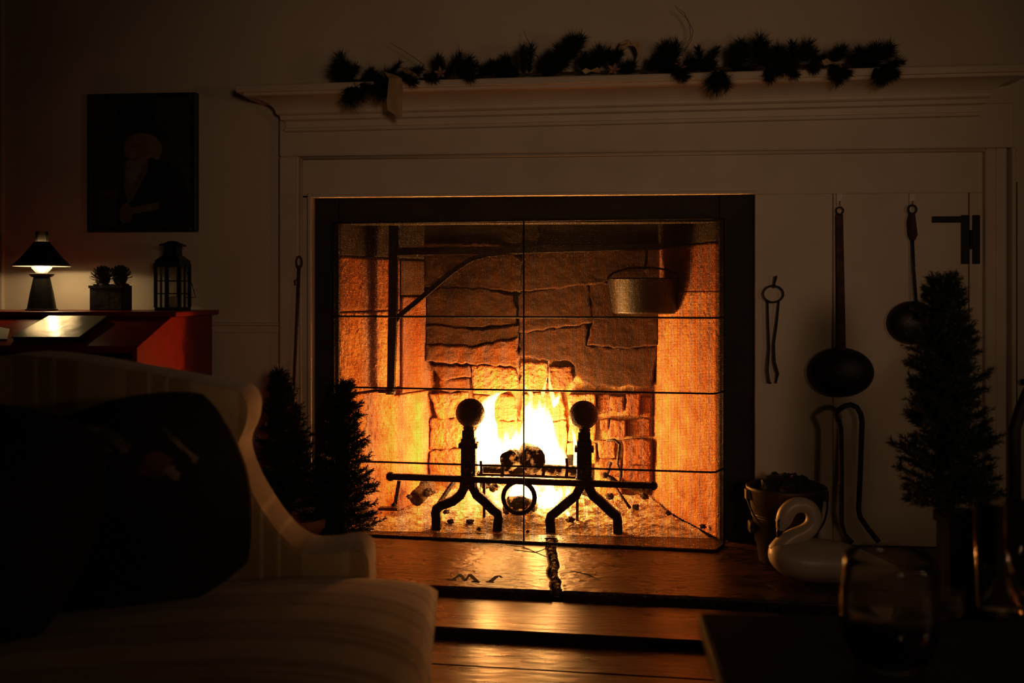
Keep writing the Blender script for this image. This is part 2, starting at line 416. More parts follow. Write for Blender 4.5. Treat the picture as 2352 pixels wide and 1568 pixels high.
S = [  # upper sooty courses
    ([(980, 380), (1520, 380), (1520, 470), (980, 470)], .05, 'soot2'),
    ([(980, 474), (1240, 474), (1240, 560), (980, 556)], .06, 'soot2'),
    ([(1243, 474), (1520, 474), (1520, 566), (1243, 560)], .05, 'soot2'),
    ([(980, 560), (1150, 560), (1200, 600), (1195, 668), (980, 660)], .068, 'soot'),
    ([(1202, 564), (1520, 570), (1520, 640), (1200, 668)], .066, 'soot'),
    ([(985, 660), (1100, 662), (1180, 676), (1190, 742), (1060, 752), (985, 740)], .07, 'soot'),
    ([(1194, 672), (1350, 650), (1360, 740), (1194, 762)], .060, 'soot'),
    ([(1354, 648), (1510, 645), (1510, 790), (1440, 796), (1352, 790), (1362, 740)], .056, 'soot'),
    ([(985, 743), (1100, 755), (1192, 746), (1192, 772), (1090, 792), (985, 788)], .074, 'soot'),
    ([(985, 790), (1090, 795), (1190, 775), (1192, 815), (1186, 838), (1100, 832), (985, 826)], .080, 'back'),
    # plaster coat with its broken lower edge
    ([(1196, 764), (1350, 745), (1350, 793), (1440, 800), (1510, 794), (1497, 884), (1470, 888), (1440, 882), (1420, 886), (1378, 882), (1364, 888), (1342, 872), (1326, 856), (1320, 838), (1308, 828), (1240, 827), (1228, 820), (1196, 819)], .045, 'soot'),
    # left stones
    ([(996, 838), (1080, 840), (1084, 862), (1020, 868)], .07, 'back'),
    ([(1012, 872), (1082, 866), (1084, 893), (1030, 897), (1014, 890)], .05, 'back'),
    ([(1088, 838), (1186, 846), (1190, 880), (1150, 902), (1092, 898)], .06, 'jamb'),
    ([(992, 902), (1075, 900), (1082, 950), (1010, 958)], .05, 'jamb'),
    ([(992, 962), (1084, 956), (1090, 1020), (992, 1030)], .04, 'jamb'),
    ([(1092, 906), (1180, 906), (1190, 960), (1096, 962)], .05, 'jamb'),
    ([(992, 1034), (1090, 1028), (1092, 1090), (992, 1100)], .05, 'jamb'),
    ([(1098, 968), (1196, 966), (1200, 1030), (1096, 1032)], .03, 'jamb'),
    ([(1200, 905), (1290, 900), (1300, 960), (1198, 962)], .035, 'jamb'),
    ([(1196, 830), (1258, 834), (1256, 896), (1198, 898)], .02, 'jamb'),
    ([(1264, 840), (1312, 842), (1316, 872), (1290, 892), (1262, 890)], .05, 'brick'),
    ([(1204, 968), (1300, 966), (1300, 1040), (1206, 1040)], .03, 'jamb'),
]
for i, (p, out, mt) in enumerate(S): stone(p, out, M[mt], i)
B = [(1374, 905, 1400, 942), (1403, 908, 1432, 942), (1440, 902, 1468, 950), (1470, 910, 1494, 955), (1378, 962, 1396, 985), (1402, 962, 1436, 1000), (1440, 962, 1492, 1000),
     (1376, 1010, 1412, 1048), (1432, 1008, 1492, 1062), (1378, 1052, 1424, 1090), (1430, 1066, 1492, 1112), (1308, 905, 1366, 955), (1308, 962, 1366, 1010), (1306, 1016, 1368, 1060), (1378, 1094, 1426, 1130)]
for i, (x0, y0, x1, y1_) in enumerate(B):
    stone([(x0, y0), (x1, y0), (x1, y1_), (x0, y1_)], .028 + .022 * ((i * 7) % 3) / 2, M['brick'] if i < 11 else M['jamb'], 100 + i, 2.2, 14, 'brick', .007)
# splayed side walls of coursed blocks; upper ones darker, soot plus painted shade
def side_wall(x0, x1, courses, mats, sgn):
    a = Vector((x0, 3.80, 0)); b = Vector((x1, YK + .02, 0)); d = (b - a); L_ = d.length; d.normalize(); nrm = Vector((d.y, -d.x, 0)) * sgn
    MB().prism([a - nrm * .035 + Vector((0, 0, 0)), b - nrm * .035, b - nrm * .2, a - nrm * .2], (0, 0, 2.0)).build('jamb_bed', M['mortar'], fb)
    for i, (s0, s1, z0, z1, out) in enumerate(courses):
        p0 = a + d * (L_ * s0 + .003); p1 = a + d * (L_ * s1 - .003)
        poly = [p0 - nrm * .05, p1 - nrm * .05, p1 + nrm * out, p0 + nrm * out]
        m_ = MB().prism([q + Vector((0, 0, z0 + .003)) for q in poly], (0, 0, z1 - z0 - .006))
        m_.build('jamb_stone', M[mats[i % len(mats)]], fb, bevel=.007)
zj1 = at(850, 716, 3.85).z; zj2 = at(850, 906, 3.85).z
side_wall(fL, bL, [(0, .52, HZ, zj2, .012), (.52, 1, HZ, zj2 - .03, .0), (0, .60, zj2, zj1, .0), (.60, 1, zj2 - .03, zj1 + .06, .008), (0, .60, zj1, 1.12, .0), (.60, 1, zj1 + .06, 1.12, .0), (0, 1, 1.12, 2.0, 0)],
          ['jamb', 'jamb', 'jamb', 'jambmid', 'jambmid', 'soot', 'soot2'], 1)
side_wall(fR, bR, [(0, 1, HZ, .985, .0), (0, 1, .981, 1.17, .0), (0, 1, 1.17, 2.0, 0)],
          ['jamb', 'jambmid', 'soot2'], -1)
MB().box((fL - .3, 3.84, 1.98), (fR + .3, 4.6, 2.05)).build('smoke_shelf', M['soot2'], fb)
MB().box((fL - .3, 3.90, 1.34), (fR + .3, 4.02, 2.0)).build('throat_wall', M['soot2'], fb)

# ---- fireplace surround
sur = empty('fireplace_surround', ((xL + xR) / 2, YB, 0), 'tall cream painted wooden fireplace surround with moulded mantel shelf', 'mantelpiece')
# black slate facing
for nm, a, b in (('facing_jamb', (xL - .03, 3.795, HZ), (fL, 3.84, zT + .03)), ('facing_jamb', (fR, 3.795, HZ), (xR + .03, 3.84, zT + .03)), ('facing_lintel', (fL, 3.795, fT), (fR, 3.90, zT + .03))):
    f_ = MB().box(a, b).build(nm, M['facing'], sur, bevel=.004); f_['label'] = 'matt black slate facing'
xo = at(641, 500, 3.74).x; xi = at(686, 500, 3.74).x
dR = at(2226, 600, YB).x; xr1 = at(2250, 600, YB).x
xro = at(2332, 600, 3.73).x
zF = at(1400, 350, 3.74).z; zC = at(1400, 287, 3.74).z
dT = at(1980, 442, YB).z
MB().box((xi - .01, YB, HZ), (xL, YP, zT + .012)).build('inner_jamb_board', M['trim'], sur, bevel=.003)
MB().box((xi - .01, YB, zT), (xr1 + .02, YP, zF + .02)).build('inner_head_board', M['trim'], sur, bevel=.003)
MB().box((dR + .0015, YB, HZ), (xr1 + .02, YP, zT)).build('inner_jamb_board', M['trim'], sur, bevel=.003)
MB().box((xo, 3.74, 0), (xi, YP, zF)).build('pilaster', M['trim'], sur, bevel=.006)
MB().box((xo - .0, 3.74, zF), (xro, YP, zC + .06)).build('frieze_board', M['trim'], sur, bevel=.006)
MB().box((xr1 + .012, 3.74, 0), (xr1 + .055, YP, zF)).build('pilaster', M['trim'], sur, bevel=.008)
MB().box((xr1 + .055, 3.75, 0), (xr1 + .095, YP, zF)).build('pilaster_fillet', M['trim'], sur, bevel=.004)
MB().box((xr1 + .095, 3.715, 0), (xro, YP, zF)).build('pilaster_edge', M['trim'], sur, bevel=.012, seg=3)
MB().tube([(xi + .006, 3.752, HZ), (xi + .006, 3.752, zF - .006)], .007, 8).build('bead', M['trim'], sur, smooth=True)
MB().tube([(xi + .006, 3.752, zF - .006), (xr1 + .014, 3.752, zF - .006)], .007, 8).build('bead', M['trim'], sur, smooth=True)
MB().box((xL - .016, YB - .024, HZ), (xL, YB, zT + .016)).build('edge_bead', M['trim'], sur, bevel=.004)
MB().box((xL, YB - .024, zT), (xR, YB, zT + .012)).build('edge_bead', M['trim'], sur, bevel=.004)
# crown moulding and shelf; the old shelf sags a little to one side
TL = .0085
def tilt(mb_):
    for q in mb_.v: q.z += TL * (q.x - .2)
    return mb_
zS = at(1400, 171, 3.60).z
xe0 = at(541, 210, 3.60).x + .0; xe1 = at(2352, 165, 3.60).x + .05
def moulding(prof, x0, x1, yw, mbx):
    vs = []; fs = []
    for p, z in prof: vs += [(x0 - p, YP, z), (x0 - p, yw - p, z), (x1 + p, yw - p, z), (x1 + p, YP, z)]
    n = len(prof)
    for i in range(n - 1):
        for k_ in range(3): fs.append([i * 4 + k_, i * 4 + k_ + 1, i * 4 + 4 + k_ + 1, i * 4 + 4 + k_])
    fs.append([0, 1, 2, 3]); q = (n - 1) * 4; fs.append([q, q + 1, q + 2, q + 3])
    return mbx.add(vs, fs)
base_x0, base_x1 = xe0 + .16, xe1 - .16
h = zS - .028
prof = [(.004, zC), (.014, zC + .004), (.016, zC + .014), (.010, zC + .018), (.012, zC + .040), (.026, zC + .046), (.028, zC + .060), (.036, zC + .064)]
for i in range(9):
    t = i / 8; prof.append((.040 + .085 * (1 - math.cos(t * math.pi / 2)), zC + .068 + (h - .012 - zC - .068) * math.sin(t * math.pi / 2)))
prof += [(.132, h - .010), (.132, h)]
tilt(moulding(prof, base_x0, base_x1, 3.74, MB())).build('crown_moulding', M['trim'], sur)
tilt(MB().box((xe0, 3.595, h), (xe1, YP, zS))).build('shelf', M['trim'], sur, bevel=.006)

# ---- bake oven door beside the fireplace
door = empty('door_1', ((xR + dR) / 2, YB, HZ), 'cream board cupboard door beside the fireplace opening', kind='structure')
xm = at(1914, 1000, YB).x
dB = HZ + .002
MB().box((xR + .003, YB + .004, dB), (xm - .001, YP, dT - .003)).build('door_board', M['trim'], door, bevel=.002)
MB().box((xm + .001, YB + .004, dB), (dR - .001, YP, dT - .003)).build('door_board', M['trim'], door, bevel=.002)
MB().box((xR, YP - .004, HZ), (dR + .006, YP + .02, dT + .004)).build('door_rebate', M['groove'], door)
MB().box((xR + .03, YP + .02, HZ), (dR + .5, YP + .1, zT + .05)).build('oven_masonry', M['soot2'], door)
# black HL hinge
hg = []
def plate(name, x0, y0, x1, y1_, par, th=.006, yy=YB):
    a = at(x0, y0, yy); b = at(x1, y1_, yy)
    return MB().box((a.x, yy - th, b.z), (b.x, yy + .004, a.z)).build(name, M['black'], par, bevel=.0015)
plate('hinge_arm', 2141, 497, 2209, 511, door); plate('hinge_leaf', 2208, 494, 2226, 606, door); plate('hinge_leaf', 2233, 494, 2250, 606, door)
MB().tube([at(2229.5, 528, YB - .004), at(2229.5, 572, YB - .004)], .006, 10).build('hinge_pin', M['black'], door)

# ---- chair rail, baseboard, window casing at the desk side
rail = MB(); z = at(550, 744, YP).z
rail.box((-4, YP - .022, z - .006), (xo - .001, YP, z + .006)); rail.box((-4, YP - .012, z - .034), (xo - .001, YP, z - .006))
tag(rail.build('trim_1', M['trim'], kind='structure', bevel=.004), 'cream chair rail running into the fireplace surround')
MB().box((-4, YP - .018, 0), (xo - .001, YP, .14)).build('baseboard_left', M['trim'], kind='structure', bevel=.004)
MB().box((xro + .001, YP - .018, 0), (4, YP, .14)).build('baseboard_right', M['trim'], kind='structure', bevel=.004)
cx = at(13, 600, YP).x
MB().box((cx - .14, YP - .022, 0), (cx, YP, 2.4)).build('trim_2', M['trim'], kind='structure', bevel=.005)
cx2 = at(2349, 600, YP).x
kn = [((2349, 876), 'small black iron peg on the cream wall, upper of two'), ((2349, 933), 'small black iron peg on the cream wall, lower of two')]
for (x, y), lb in kn:
    p = at(x, y, YP)
    tag(MB().lathe([(.006, 0), (.006, .012), (.012, .016), (.012, .026), (.006, .03)], p, 12, Matrix.Rotation(R(90), 3, 'X')).build('wall_peg', M['black'], loc=p), lb, 'peg', 'iron pegs beside the surround')

# ------------------------------------------------------------------ the fire
fire = empty('fire', at(1205, 1195, 4.05), 'bright white and orange flames burning between the andirons', 'fire')
def flame(pts, Y, mat, dep=.75, seed=0):
    """pts: (px, py, half width px) from foot to tip"""
    fine = []
    for i in range(len(pts) - 1):
        for j in range(4):
            t = j / 4; a = pts[max(i - 1, 0)]; b = pts[i]; c = pts[i + 1]; d = pts[min(i + 2, len(pts) - 1)]
            fine.append(tuple(0.5 * ((2 * b[k]) + (c[k] - a[k]) * t + (2 * a[k] - 5 * b[k] + 4 * c[k] - d[k]) * t * t + (3 * b[k] - a[k] - 3 * c[k] + d[k]) * t ** 3) for k in range(3)))
    fine.append(pts[-1])
    vs = []; fs = []; n = 16
    Y += .085; s = ppm(1200, Y)
    for i, (x, y, w) in enumerate(fine):
        c = at(x, y, Y); w = max(w * 1.28, .4)
        for k in range(n):
            a = 2 * math.pi * k / n
            g = 1 + .22 * noise.noise(Vector((math.cos(a) * 1.4 + seed * 3.7, math.sin(a) * 1.4, y * .035 + seed)))
            vs.append((c.x + math.cos(a) * w / s * g, c.y + math.sin(a) * w / s * dep * g, c.z + .006 * math.sin(a * 3 + i)))
    for i in range(len(fine) - 1):
        for k in range(n): fs.append([i * n + k, i * n + (k + 1) % n, (i + 1) * n + (k + 1) % n, (i + 1) * n + k])
    fs.append(list(range(n))[::-1]); fs.append([(len(fine) - 1) * n + k for k in range(n)])
    return MB().add(vs, fs).build('flame', mat, fire, smooth=True)
F1, F2 = M['flame'], M['flame2']
flame([(1128, 1092, 14), (1126, 1065, 26), (1122, 1030, 24), (1118, 995, 20), (1122, 960, 14), (1120, 932, 13), (1132, 912, 8), (1147, 901, 2)], 4.05, F1, .9, 1)
flame([(1112, 1085, 8), (1108, 1050, 11), (1106, 1015, 9), (1108, 985, 4), (1106, 970, 1)], 4.00, F1, 1.2, 2)
flame([(1165, 1090, 10), (1164, 1060, 14), (1166, 1030, 10), (1163, 1005, 6), (1162, 988, 1)], 4.06, F1, 1.2, 3)
flame([(1190, 1085, 16), (1190, 1050, 20), (1194, 1020, 16), (1188, 1000, 7), (1186, 985, 1)], 4.10, F1, 1.0, 4)
flame([(1222, 1085, 26), (1226, 1045, 36), (1230, 1005, 30), (1226, 975, 22), (1218, 950, 14), (1216, 932, 7), (1222, 915, 1)], 4.12, F1, .8, 5)
flame([(1252, 1085, 20), (1254, 1050, 26), (1252, 1010, 20), (1248, 980, 17), (1246, 958, 11), (1250, 940, 5), (1252, 925, 1)], 4.09, F1, .9, 6)
flame([(1278, 1090, 10), (1278, 1065, 14), (1274, 1040, 14), (1272, 1015, 8), (1268, 985, 4), (1264, 955, 1)], 4.08, F1, 1.2, 7)
flame([(1296, 1085, 6), (1296, 1065, 8), (1292, 1042, 5), (1290, 1022, 1)], 4.06, F1, 1.2, 8)
flame([(1272, 936, 1.5), (1275, 926, 5), (1280, 916, 4), (1286, 908, 1)], 4.10, F1, 2.0, 9)
flame([(1270, 935, 1), (1270, 915, 4.5), (1265, 895, 3.5), (1262, 872, 2), (1262, 850, .6)], 4.10, F2, 3.0, 10)
flame([(1246, 912, 1), (1247, 902, 3.5), (1251, 888, 2.5), (1255, 870, .6)], 4.10, F2, 3.0, 11)
flame([(1216, 918, 1), (1221, 908, 4), (1214, 898, 3), (1208, 890, 1)], 4.10, F2, 3.0, 12)
flame([(1322, 1092, 4), (1322, 1060, 4), (1321, 1025, 3.5), (1318, 1000, 3), (1313, 985, 1)], 4.02, F1, 2.5, 13)
flame([(1140, 1092, 20), (1142, 1065, 30), (1146, 1040, 22), (1150, 1020, 10), (1150, 1004, 2)], 4.13, F1, .8, 31)
flame([(1205, 1095, 60), (1206, 1066, 74), (1210, 1036, 54), (1216, 1010, 34), (1222, 990, 14), (1226, 975, 2)], 4.20, F1, .35, 32)
flame([(1236, 1040, 26), (1238, 1010, 28), (1236, 980, 22), (1236, 955, 14), (1240, 935, 6), (1238, 918, 1)], 4.15, F1, .7, 33)
flame([(1262, 1000, 8), (1262, 975, 8), (1260, 955, 5), (1258, 935, 1)], 4.12, F1, 1.4, 34)
# below the grate
flame([(1200, 1168, 10), (1204, 1145, 26), (1206, 1122, 26), (1204, 1104, 12)], 4.06, F1, .8, 14)
flame([(1258, 1200, 2), (1262, 1180, 12), (1264, 1150, 16), (1262, 1125, 10), (1262, 1108, 3)], 4.03, F1, 1.0, 15)
flame([(1242, 1165, 6), (1246, 1150, 9), (1248, 1130, 2)], 4.02, F1, 1.2, 16)
flame([(1282, 1150, 5), (1284, 1135, 7), (1288, 1118, 1)], 4.02, F1, 1.4, 17)
flame([(1303, 1150, 4), (1306, 1136, 6), (1303, 1120, 1)], 4.02, F1, 1.4, 18)
flame([(1096, 1135, 2), (1097, 1118, 4), (1098, 1104, 2)], 4.0, F1, 2, 19)
flame([(1302, 1190, 2), (1304, 1180, 4), (1302, 1170, 1)], 3.93, F1, 1.2, 20)
# the light of those flames
for (px, py, Y, e) in ((1124, 1020, 4.14, 10.0), (1235, 1010, 4.20, 17.0), (1262, 1150, 4.09, 9.0), (1204, 1128, 4.10, 8.0)):
    lamp('fire_light', at(px, py, Y), e, (1.0, 0.34, 0.070), .022)

# ------------------------------------------------------------------ logs, grate and ash
def log_(a, b, r, mat, seed, label, cat='log', group=None):
    a, b = Vector(a), Vector(b); pts = [a.lerp(b, t / 6) for t in range(7)]
    rng = random.Random(seed)
    m_ = MB().tube(pts, [r * (.9 + .2 * rng.random()) for _ in pts], 14)
    for i, q in enumerate(m_.v):
        q += Vector((noise.noise(q * 22 + Vector((seed,) * 3)), noise.noise(q * 25 + Vector((seed + 4,) * 3)), noise.noise(q * 21 + Vector((seed + 9,) * 3)))) * r * .28
    return tag(m_.build('log', mat, smooth=True, bevel=0), label, cat, group)
G = 'logs burning in the grate'
log_(at(1222, 1056, 3.98), at(1216, 1040, 4.24), .052, M['emberlow'], 1, 'thick charred log pointing outward in the middle of the flames', group=G)
log_(at(1172, 1058, 4.0), at(1185, 1050, 4.25), .036, M['ember'], 2, 'glowing log beside the thick charred log', group=G)
log_(at(1105, 1078, 4.06), at(1330, 1082, 4.08), .024, M['ember'], 3, 'long glowing log lying across the grate', group=G)
log_(at(1120, 1066, 4.18), at(1320, 1062, 4.20), .034, M['char'], 4, 'dark split log across the back of the grate', group=G)
log_(at(1165, 1160, 4.0), at(1225, 1165, 4.06), .034, M['ember'], 5, 'burnt log end glowing under the ring of the bar', group=G)
log_(at(955, 1145, 4.08), at(985, 1112, 4.2), .030, M['char'], 6, 'black split log end left of the andirons in the ash', group=G)
log_(at(1432, 1112, 4.16), at(1500, 1128, 4.14), .018, M['char'], 7, 'thin charred branch lying against the brick corner', group=G)
# grate
gr = empty('fire_grate', at(1215, 1150, 4.03), 'low iron fire grate with short upright prongs holding the logs', 'grate')
yG = 3.985
MB().tube([at(1098, 1089, yG), at(1342, 1097, yG)], .007, 4).build('front_bar', M['rust'], gr)
MB().tube([at(1100, 1080, 4.22), at(1335, 1084, 4.22)], .007, 4).build('rear_bar', M['rust'], gr)
for x, y0 in ((1104, 1058), (1153, 1062), (1247, 1070), (1301, 1052)):
    MB().tube([at(x, 1096, yG), at(x + 2, (y0 + 1096) / 2, yG), at(x, y0, yG)], [.009, .0085, .007], 4).build('prong', M['rust'], gr)
for x in (1130, 1180, 1230, 1280):
    MB().tube([at(x, 1093, yG), at(x, 1083, 4.22)], .006, 4).build('cross_bar', M['rust'], gr)
for x in (1112, 1326):
    for Y in (yG, 4.22):
        p = at(x, 1092, Y); MB().tube([p, (p.x, p.y, HZ)], .008, 4).build('leg', M['rust'], gr)
# ash bed
ab = empty('ash_bed', at(1230, 1180, 4.05), 'pale crumbly ash and cinders heaped on the firebox floor', 'ash', kind='stuff')
ax0, ax1, ay0, ay1 = fL + .04, fR - .03, 3.845, 4.39
nx, ny = 150, 70; vs = []; fs = []
for j in range(ny + 1):
    for i in range(nx + 1):
        x = ax0 + (ax1 - ax0) * i / nx; y = ay0 + (ay1 - ay0) * j / ny
        s_ = (y - 3.80) / (YK - 3.80); lo_ = fL + (bL - fL) * s_ + .012; hi_ = fR + (bR - fR) * s_ - .012
        x = lo_ + (hi_ - lo_) * i / nx
        c = math.exp(-((x - at(1215, 1100, 4.08).x) / .36) ** 2) * min(1, max(0, (y - 3.86) / .22))
        f_ = noise.fractal(Vector((x, y, 0)) * 16, 1.0, 2.1, 5)
        z = HZ - .003 + min(1, (y - 3.845) / .1) * (.010 + .050 * c + .016 * f_ * (.35 + c) + .03 * max(0, (y - 4.15) / .25))
        vs.append((x, y, max(z, HZ - .003)))
for j in range(ny):
    for i in range(nx):
        a = j * (nx + 1) + i; fs.append((a, a + 1, a + nx + 2, a + nx + 1))
raw_mesh('ash_surface', vs, fs, M['ash'], ab, smooth=False, kind='stuff')
# charcoal lumps
rng = random.Random(11)
spots = [(985, 1130, 12, 4.1), (1080, 1198, 8, 3.93), (1035, 1197, 7, 3.93), (1310, 1193, 9, 3.93), (940, 1140, 6, 4.05), (1115, 1112, 12, 4.1), (1135, 1120, 11, 4.08), (1155, 1105, 10, 4.1), (1345, 1130, 10, 4.1),
         (1100, 1215, 5, 3.86), (1212, 1220, 4, 3.86), (1535, 1178, 6, 3.95), (1615, 1208, 7, 3.88), (1460, 1165, 8, 4.0), (1400, 1140, 9, 4.05), (1025, 1175, 6, 3.98), (1480, 1140, 9, 4.1), (905, 1160, 6, 3.95)]
dl = ['beside the black split log', 'right behind the left andiron foot', 'at the outer foot of the andiron nearest the desk', 'between the feet of the andiron nearest the cupboard', 'near the poker rests',
      'topmost of the cinders left of the iron ring', 'against the iron ring', 'under the long glowing log', 'behind the andiron nearest the cupboard', 'by the screen foot', 'just inside the middle of the screen',
      'on the bare floor towards the cupboard side', 'at the corner of the screen next the cupboard', 'in front of the brick corner', 'beside the thin iron rod', 'under the leg of the andiron nearest the desk', 'under the thin charred branch', 'beside the trestle iron']
for i, (x, y, r, Y) in enumerate(spots):
    p = at(x, y, Y); rr = r / ppm(x, Y)
    tag(MB().ball(p, rr, 10, 7, 1.1, 1, .8, jit=.7, seed=i).build('charcoal_lump', M['emberlow'] if i in (5, 6, 7, 8) else M['char']), 'black charcoal lump in the ash ' + dl[i], 'charcoal', 'charcoal lumps in the ash')

# ------------------------------------------------------------------ andirons and fire bar
YA = 3.88
def andiron(ball, shaft_x, feet, label):
    t = empty('andiron', (at(shaft_x, 1215, YA).x, YA, HZ), label, 'andiron', 'pair of ball top andirons')
    s = ppm(shaft_x, YA)
    bx, by, br = ball
    P = lambda x, y, Y=YA: at(x, y, Y)
    MB().ball(P(bx, by), br / s, 28, 18).build('ball_finial', M['iron'], t, smooth=True)
    c = P(shaft_x, by + br)
    MB().lathe([(.018, -.012), (.022, -.002), (.024, .006), (.016, .016)], P(shaft_x, by + br + 3), 20).build('neck', M['iron'], t, smooth=True)
    a0 = P(shaft_x, by + br + 8); a1 = P(shaft_x, by + br + 24)
    MB().box((a0.x - 14 / s, YA - 14 / s, a1.z), (a0.x + 14 / s, YA + 14 / s, a0.z + .004)).build('collar_block', M['iron'], t, bevel=.003)
    MB().box((a0.x - 22 / s, YA - 20 / s, P(0, by + br + 31).z), (a0.x + 22 / s, YA + 20 / s, P(0, by + br + 20).z)).build('collar', M['iron'], t, bevel=.003)
    b1 = P(shaft_x, 1118)
    MB().box((a0.x - 17 / s, YA - 15 / s, b1.z), (a0.x + 17 / s, YA + 15 / s, a1.z)).build('shaft', M['iron'], t, bevel=.005)
    MB().lathe([(.014, -.006), (.016, 0), (.014, .006), (.004, .012)], P(shaft_x, 1083, YA - .028), 12, Matrix.Rotation(R(90), 3, 'X')).build('rivet', M['iron'], t, smooth=True)
    for k_, (fx, fy, kx, ky) in enumerate(feet):
        sgn = -1 if fx < shaft_x else 1
        pts = [P(shaft_x + sgn * 9, 1095), P(shaft_x + sgn * 10, 1118), P(shaft_x + sgn * 19, 1136), P(shaft_x + sgn * 36, 1150), P(kx - sgn * 14, ky - 9), P(kx - sgn * 2, ky), P(kx, ky + 10), P(fx, fy - 10)]
        pts.append(Vector((pts[-1].x, pts[-1].y, HZ)))
        MB().tube(pts, .0255, 4, up=(0, 1, 0)).build('leg', M['iron'], t, bevel=.004)
    # billet bar to the back with its rear foot
    q0 = P(shaft_x, 1104, YA + .01); q1 = Vector((q0.x + (.03 if shaft_x > 1200 else -.005), 4.24, q0.z + .0))
    MB().tube([q0, q0.lerp(q1, .5), q1, Vector((q1.x, q1.y + .012, q1.z - .03)), Vector((q1.x, q1.y + .012, HZ))], .012, 4).build('billet_bar', M['iron'], t)
    return t
andiron((1080, 948, 33.5), 1077, ((1003, 1198, 1001, 1168), (1143, 1218, 1146, 1178)), 'black iron ball-top andiron on the side nearer the small trees')
andiron((1340, 953, 33.5), 1342, ((1265, 1220, 1263, 1183), (1419, 1222, 1418, 1184)), 'black iron ball-top andiron on the side nearer the hanging tools')
# lumps of iron hooks that carry the bar
bar = empty('fire_bar', at(1200, 1105, YA - .03), 'long black iron bar with ball ends and a hanging ring across the andirons', 'fire bar')
yR = YA - .048
p0, p1 = at(897, 1094, yR), at(1500, 1115, yR)
MB().tube([p0.lerp(p1, t / 8) for t in range(9)], .0165, 4).build('rod', M['iron'], bar, bevel=.002)
MB().ball(p0, .0185, 18, 12).build('ball_end', M['iron'], bar, smooth=True)
MB().ball(p1, .0180, 18, 12).build('ball_end', M['iron'], bar, smooth=True)
c = at(1192, 1142, yR); rr = 36 / ppm(1192, yR)
MB().tube([c + Vector((math.cos(a) * rr, 0, math.sin(a) * rr)) for a in [2 * math.pi * k_ / 40 for k_ in range(40)]], .0095, 8, closed=True).build('ring', M['iron'], bar, smooth=True)

# loose irons standing at the back of the firebox
def rod(name, pts, r, mat, label, cat, n=8, **kw):
    return tag(MB().tube([at(*q) for q in pts], r, n, **kw).build(name, mat, smooth=n > 4), label, cat)
t = empty('iron_trestle', ground(915, 1166, HZ), 'small rusty iron trestle foot near the trees inside the screen', 'trestle')
MB().tube([at(917, 1104, 3.98), at(908, 1158, 3.98)], .010, 4).build('post', M['rust'], t)
MB().box(at(868, 1173, 3.96), at(917, 1162, 4.0)).build('foot', M['rust'], t, bevel=.003)
rod('iron_bar', ((1046, 1100, 4.0), (1008, 1156, 3.93)), .009, M['iron'], 'flat iron bar leaning behind the andiron nearer the trees', 'bar', 4)
rod('iron_rod', ((1407, 1108, 4.06), (1428, 1140, 4.0), (1447, 1166, 3.96)), .006, M['rust'], 'thin rusty iron rod leaning down towards the brick corner', 'rod')
t = empty('fire_tongs', at(1424, 1105, 4.2), 'black iron tongs with a tall bent handle against the bricks', 'tongs')
MB().tube([at(1392, 1012, 4.28), at(1412, 1010, 4.28), at(1423, 1020, 4.28), at(1420, 1048, 4.27), at(1418, 1066, 4.26), at(1426, 1085, 4.24), at(1424, 1105, 4.22)], [.005, .006, .007, .007, .006, .006, .006], 8).build('bent_arm', M['iron'], t, smooth=True)
MB().tube([at(1402, 1066, 4.24), at(1399, 1080, 4.22), at(1394, 1092, 4.2)], .005, 8).build('short_arm', M['iron'], t, smooth=True)
MB().ball(at(1402, 1064, 4.24), .008, 12, 8).build('knob', M['iron'], t, smooth=True)
MB().ball(at(1389, 1091, 4.14), .014, 12, 8).build('pivot', M['iron'], t, smooth=True)
MB().tube([at(1395, 1094, 4.14), at(1408, 1100, 4.14), at(1418, 1108, 4.14)], [.010, .010, .008], 8).build('jaw', M['iron'], t, smooth=True)

# ------------------------------------------------------------------ swinging crane and pot
YC = 4.02
cr = empty('fireplace_crane', at(897, 905, YC), 'black iron swinging crane hinged at the jamb, arm reaching across', 'crane')
MB().tube([at(905, 480, YC), at(903, 720, YC), at(898, 905, YC)], [.025, .025, .021], 4, up=(0, 1, 0)).build('post', M['iron'], cr, bevel=.002)
MB().tube([at(903, 578, YC), at(1200, 574, 4.10), at(1520, 566, 4.18)], [.022, .021, .017], 4, up=(0, 1, 0)).build('arm', M['iron'], cr, bevel=.002)
MB().tube([at(903, 745, YC), at(916, 726, YC), at(960, 690, YC + .01), at(1040, 622, YC + .03), at(1080, 596, YC + .04), at(1120, 584, YC + .05), at(1200, 577, 4.10)], .014, 4, up=(0, 1, 0)).build('brace', M['iron'], cr)
MB().lathe([(.02, -.012), (.024, 0), (.02, .012)], at(897, 898, YC), 16).build('lower_eye', M['iron'], cr)
MB().tube([at(897, 898, YC), Vector((at(860, 898, YC).x - .05, YC, at(860, 898, YC).z))], .01, 4).build('wall_pintle', M['iron'], cr)
MB().tube([at(1478, 567, 4.17), at(1486, 578, 4.17), at(1484, 600, 4.17), at(1480, 618, 4.17)], .005, 8).build('pot_hook', M['iron'], cr, smooth=True)
t = empty('hanging_pot', at(1480, 720, 4.17), 'black iron flat-bottomed pot hanging from the crane', 'pot')
s = ppm(1480, 4.17); c0 = at(1480, 720, 4.17); hp = 78 / s
MB().lathe([(.01, 0), (68 / s, 0), (73 / s, .008), (83 / s, hp), (86 / s, hp + .004), (82 / s, hp + .006), (78 / s, hp - .004), (66 / s, .012), (.01, .010)], c0, 40, sy=.8).build('body', M['pot'], t, smooth=True)
MB().tube([c0 + Vector((math.cos(a) * 84 / s, -math.sin(a) * .02, hp + math.sin(a) * .05)) for a in [math.pi * k_ / 16 for k_ in range(17)]], .004, 8).build('bail', M['iron'], t, smooth=True)
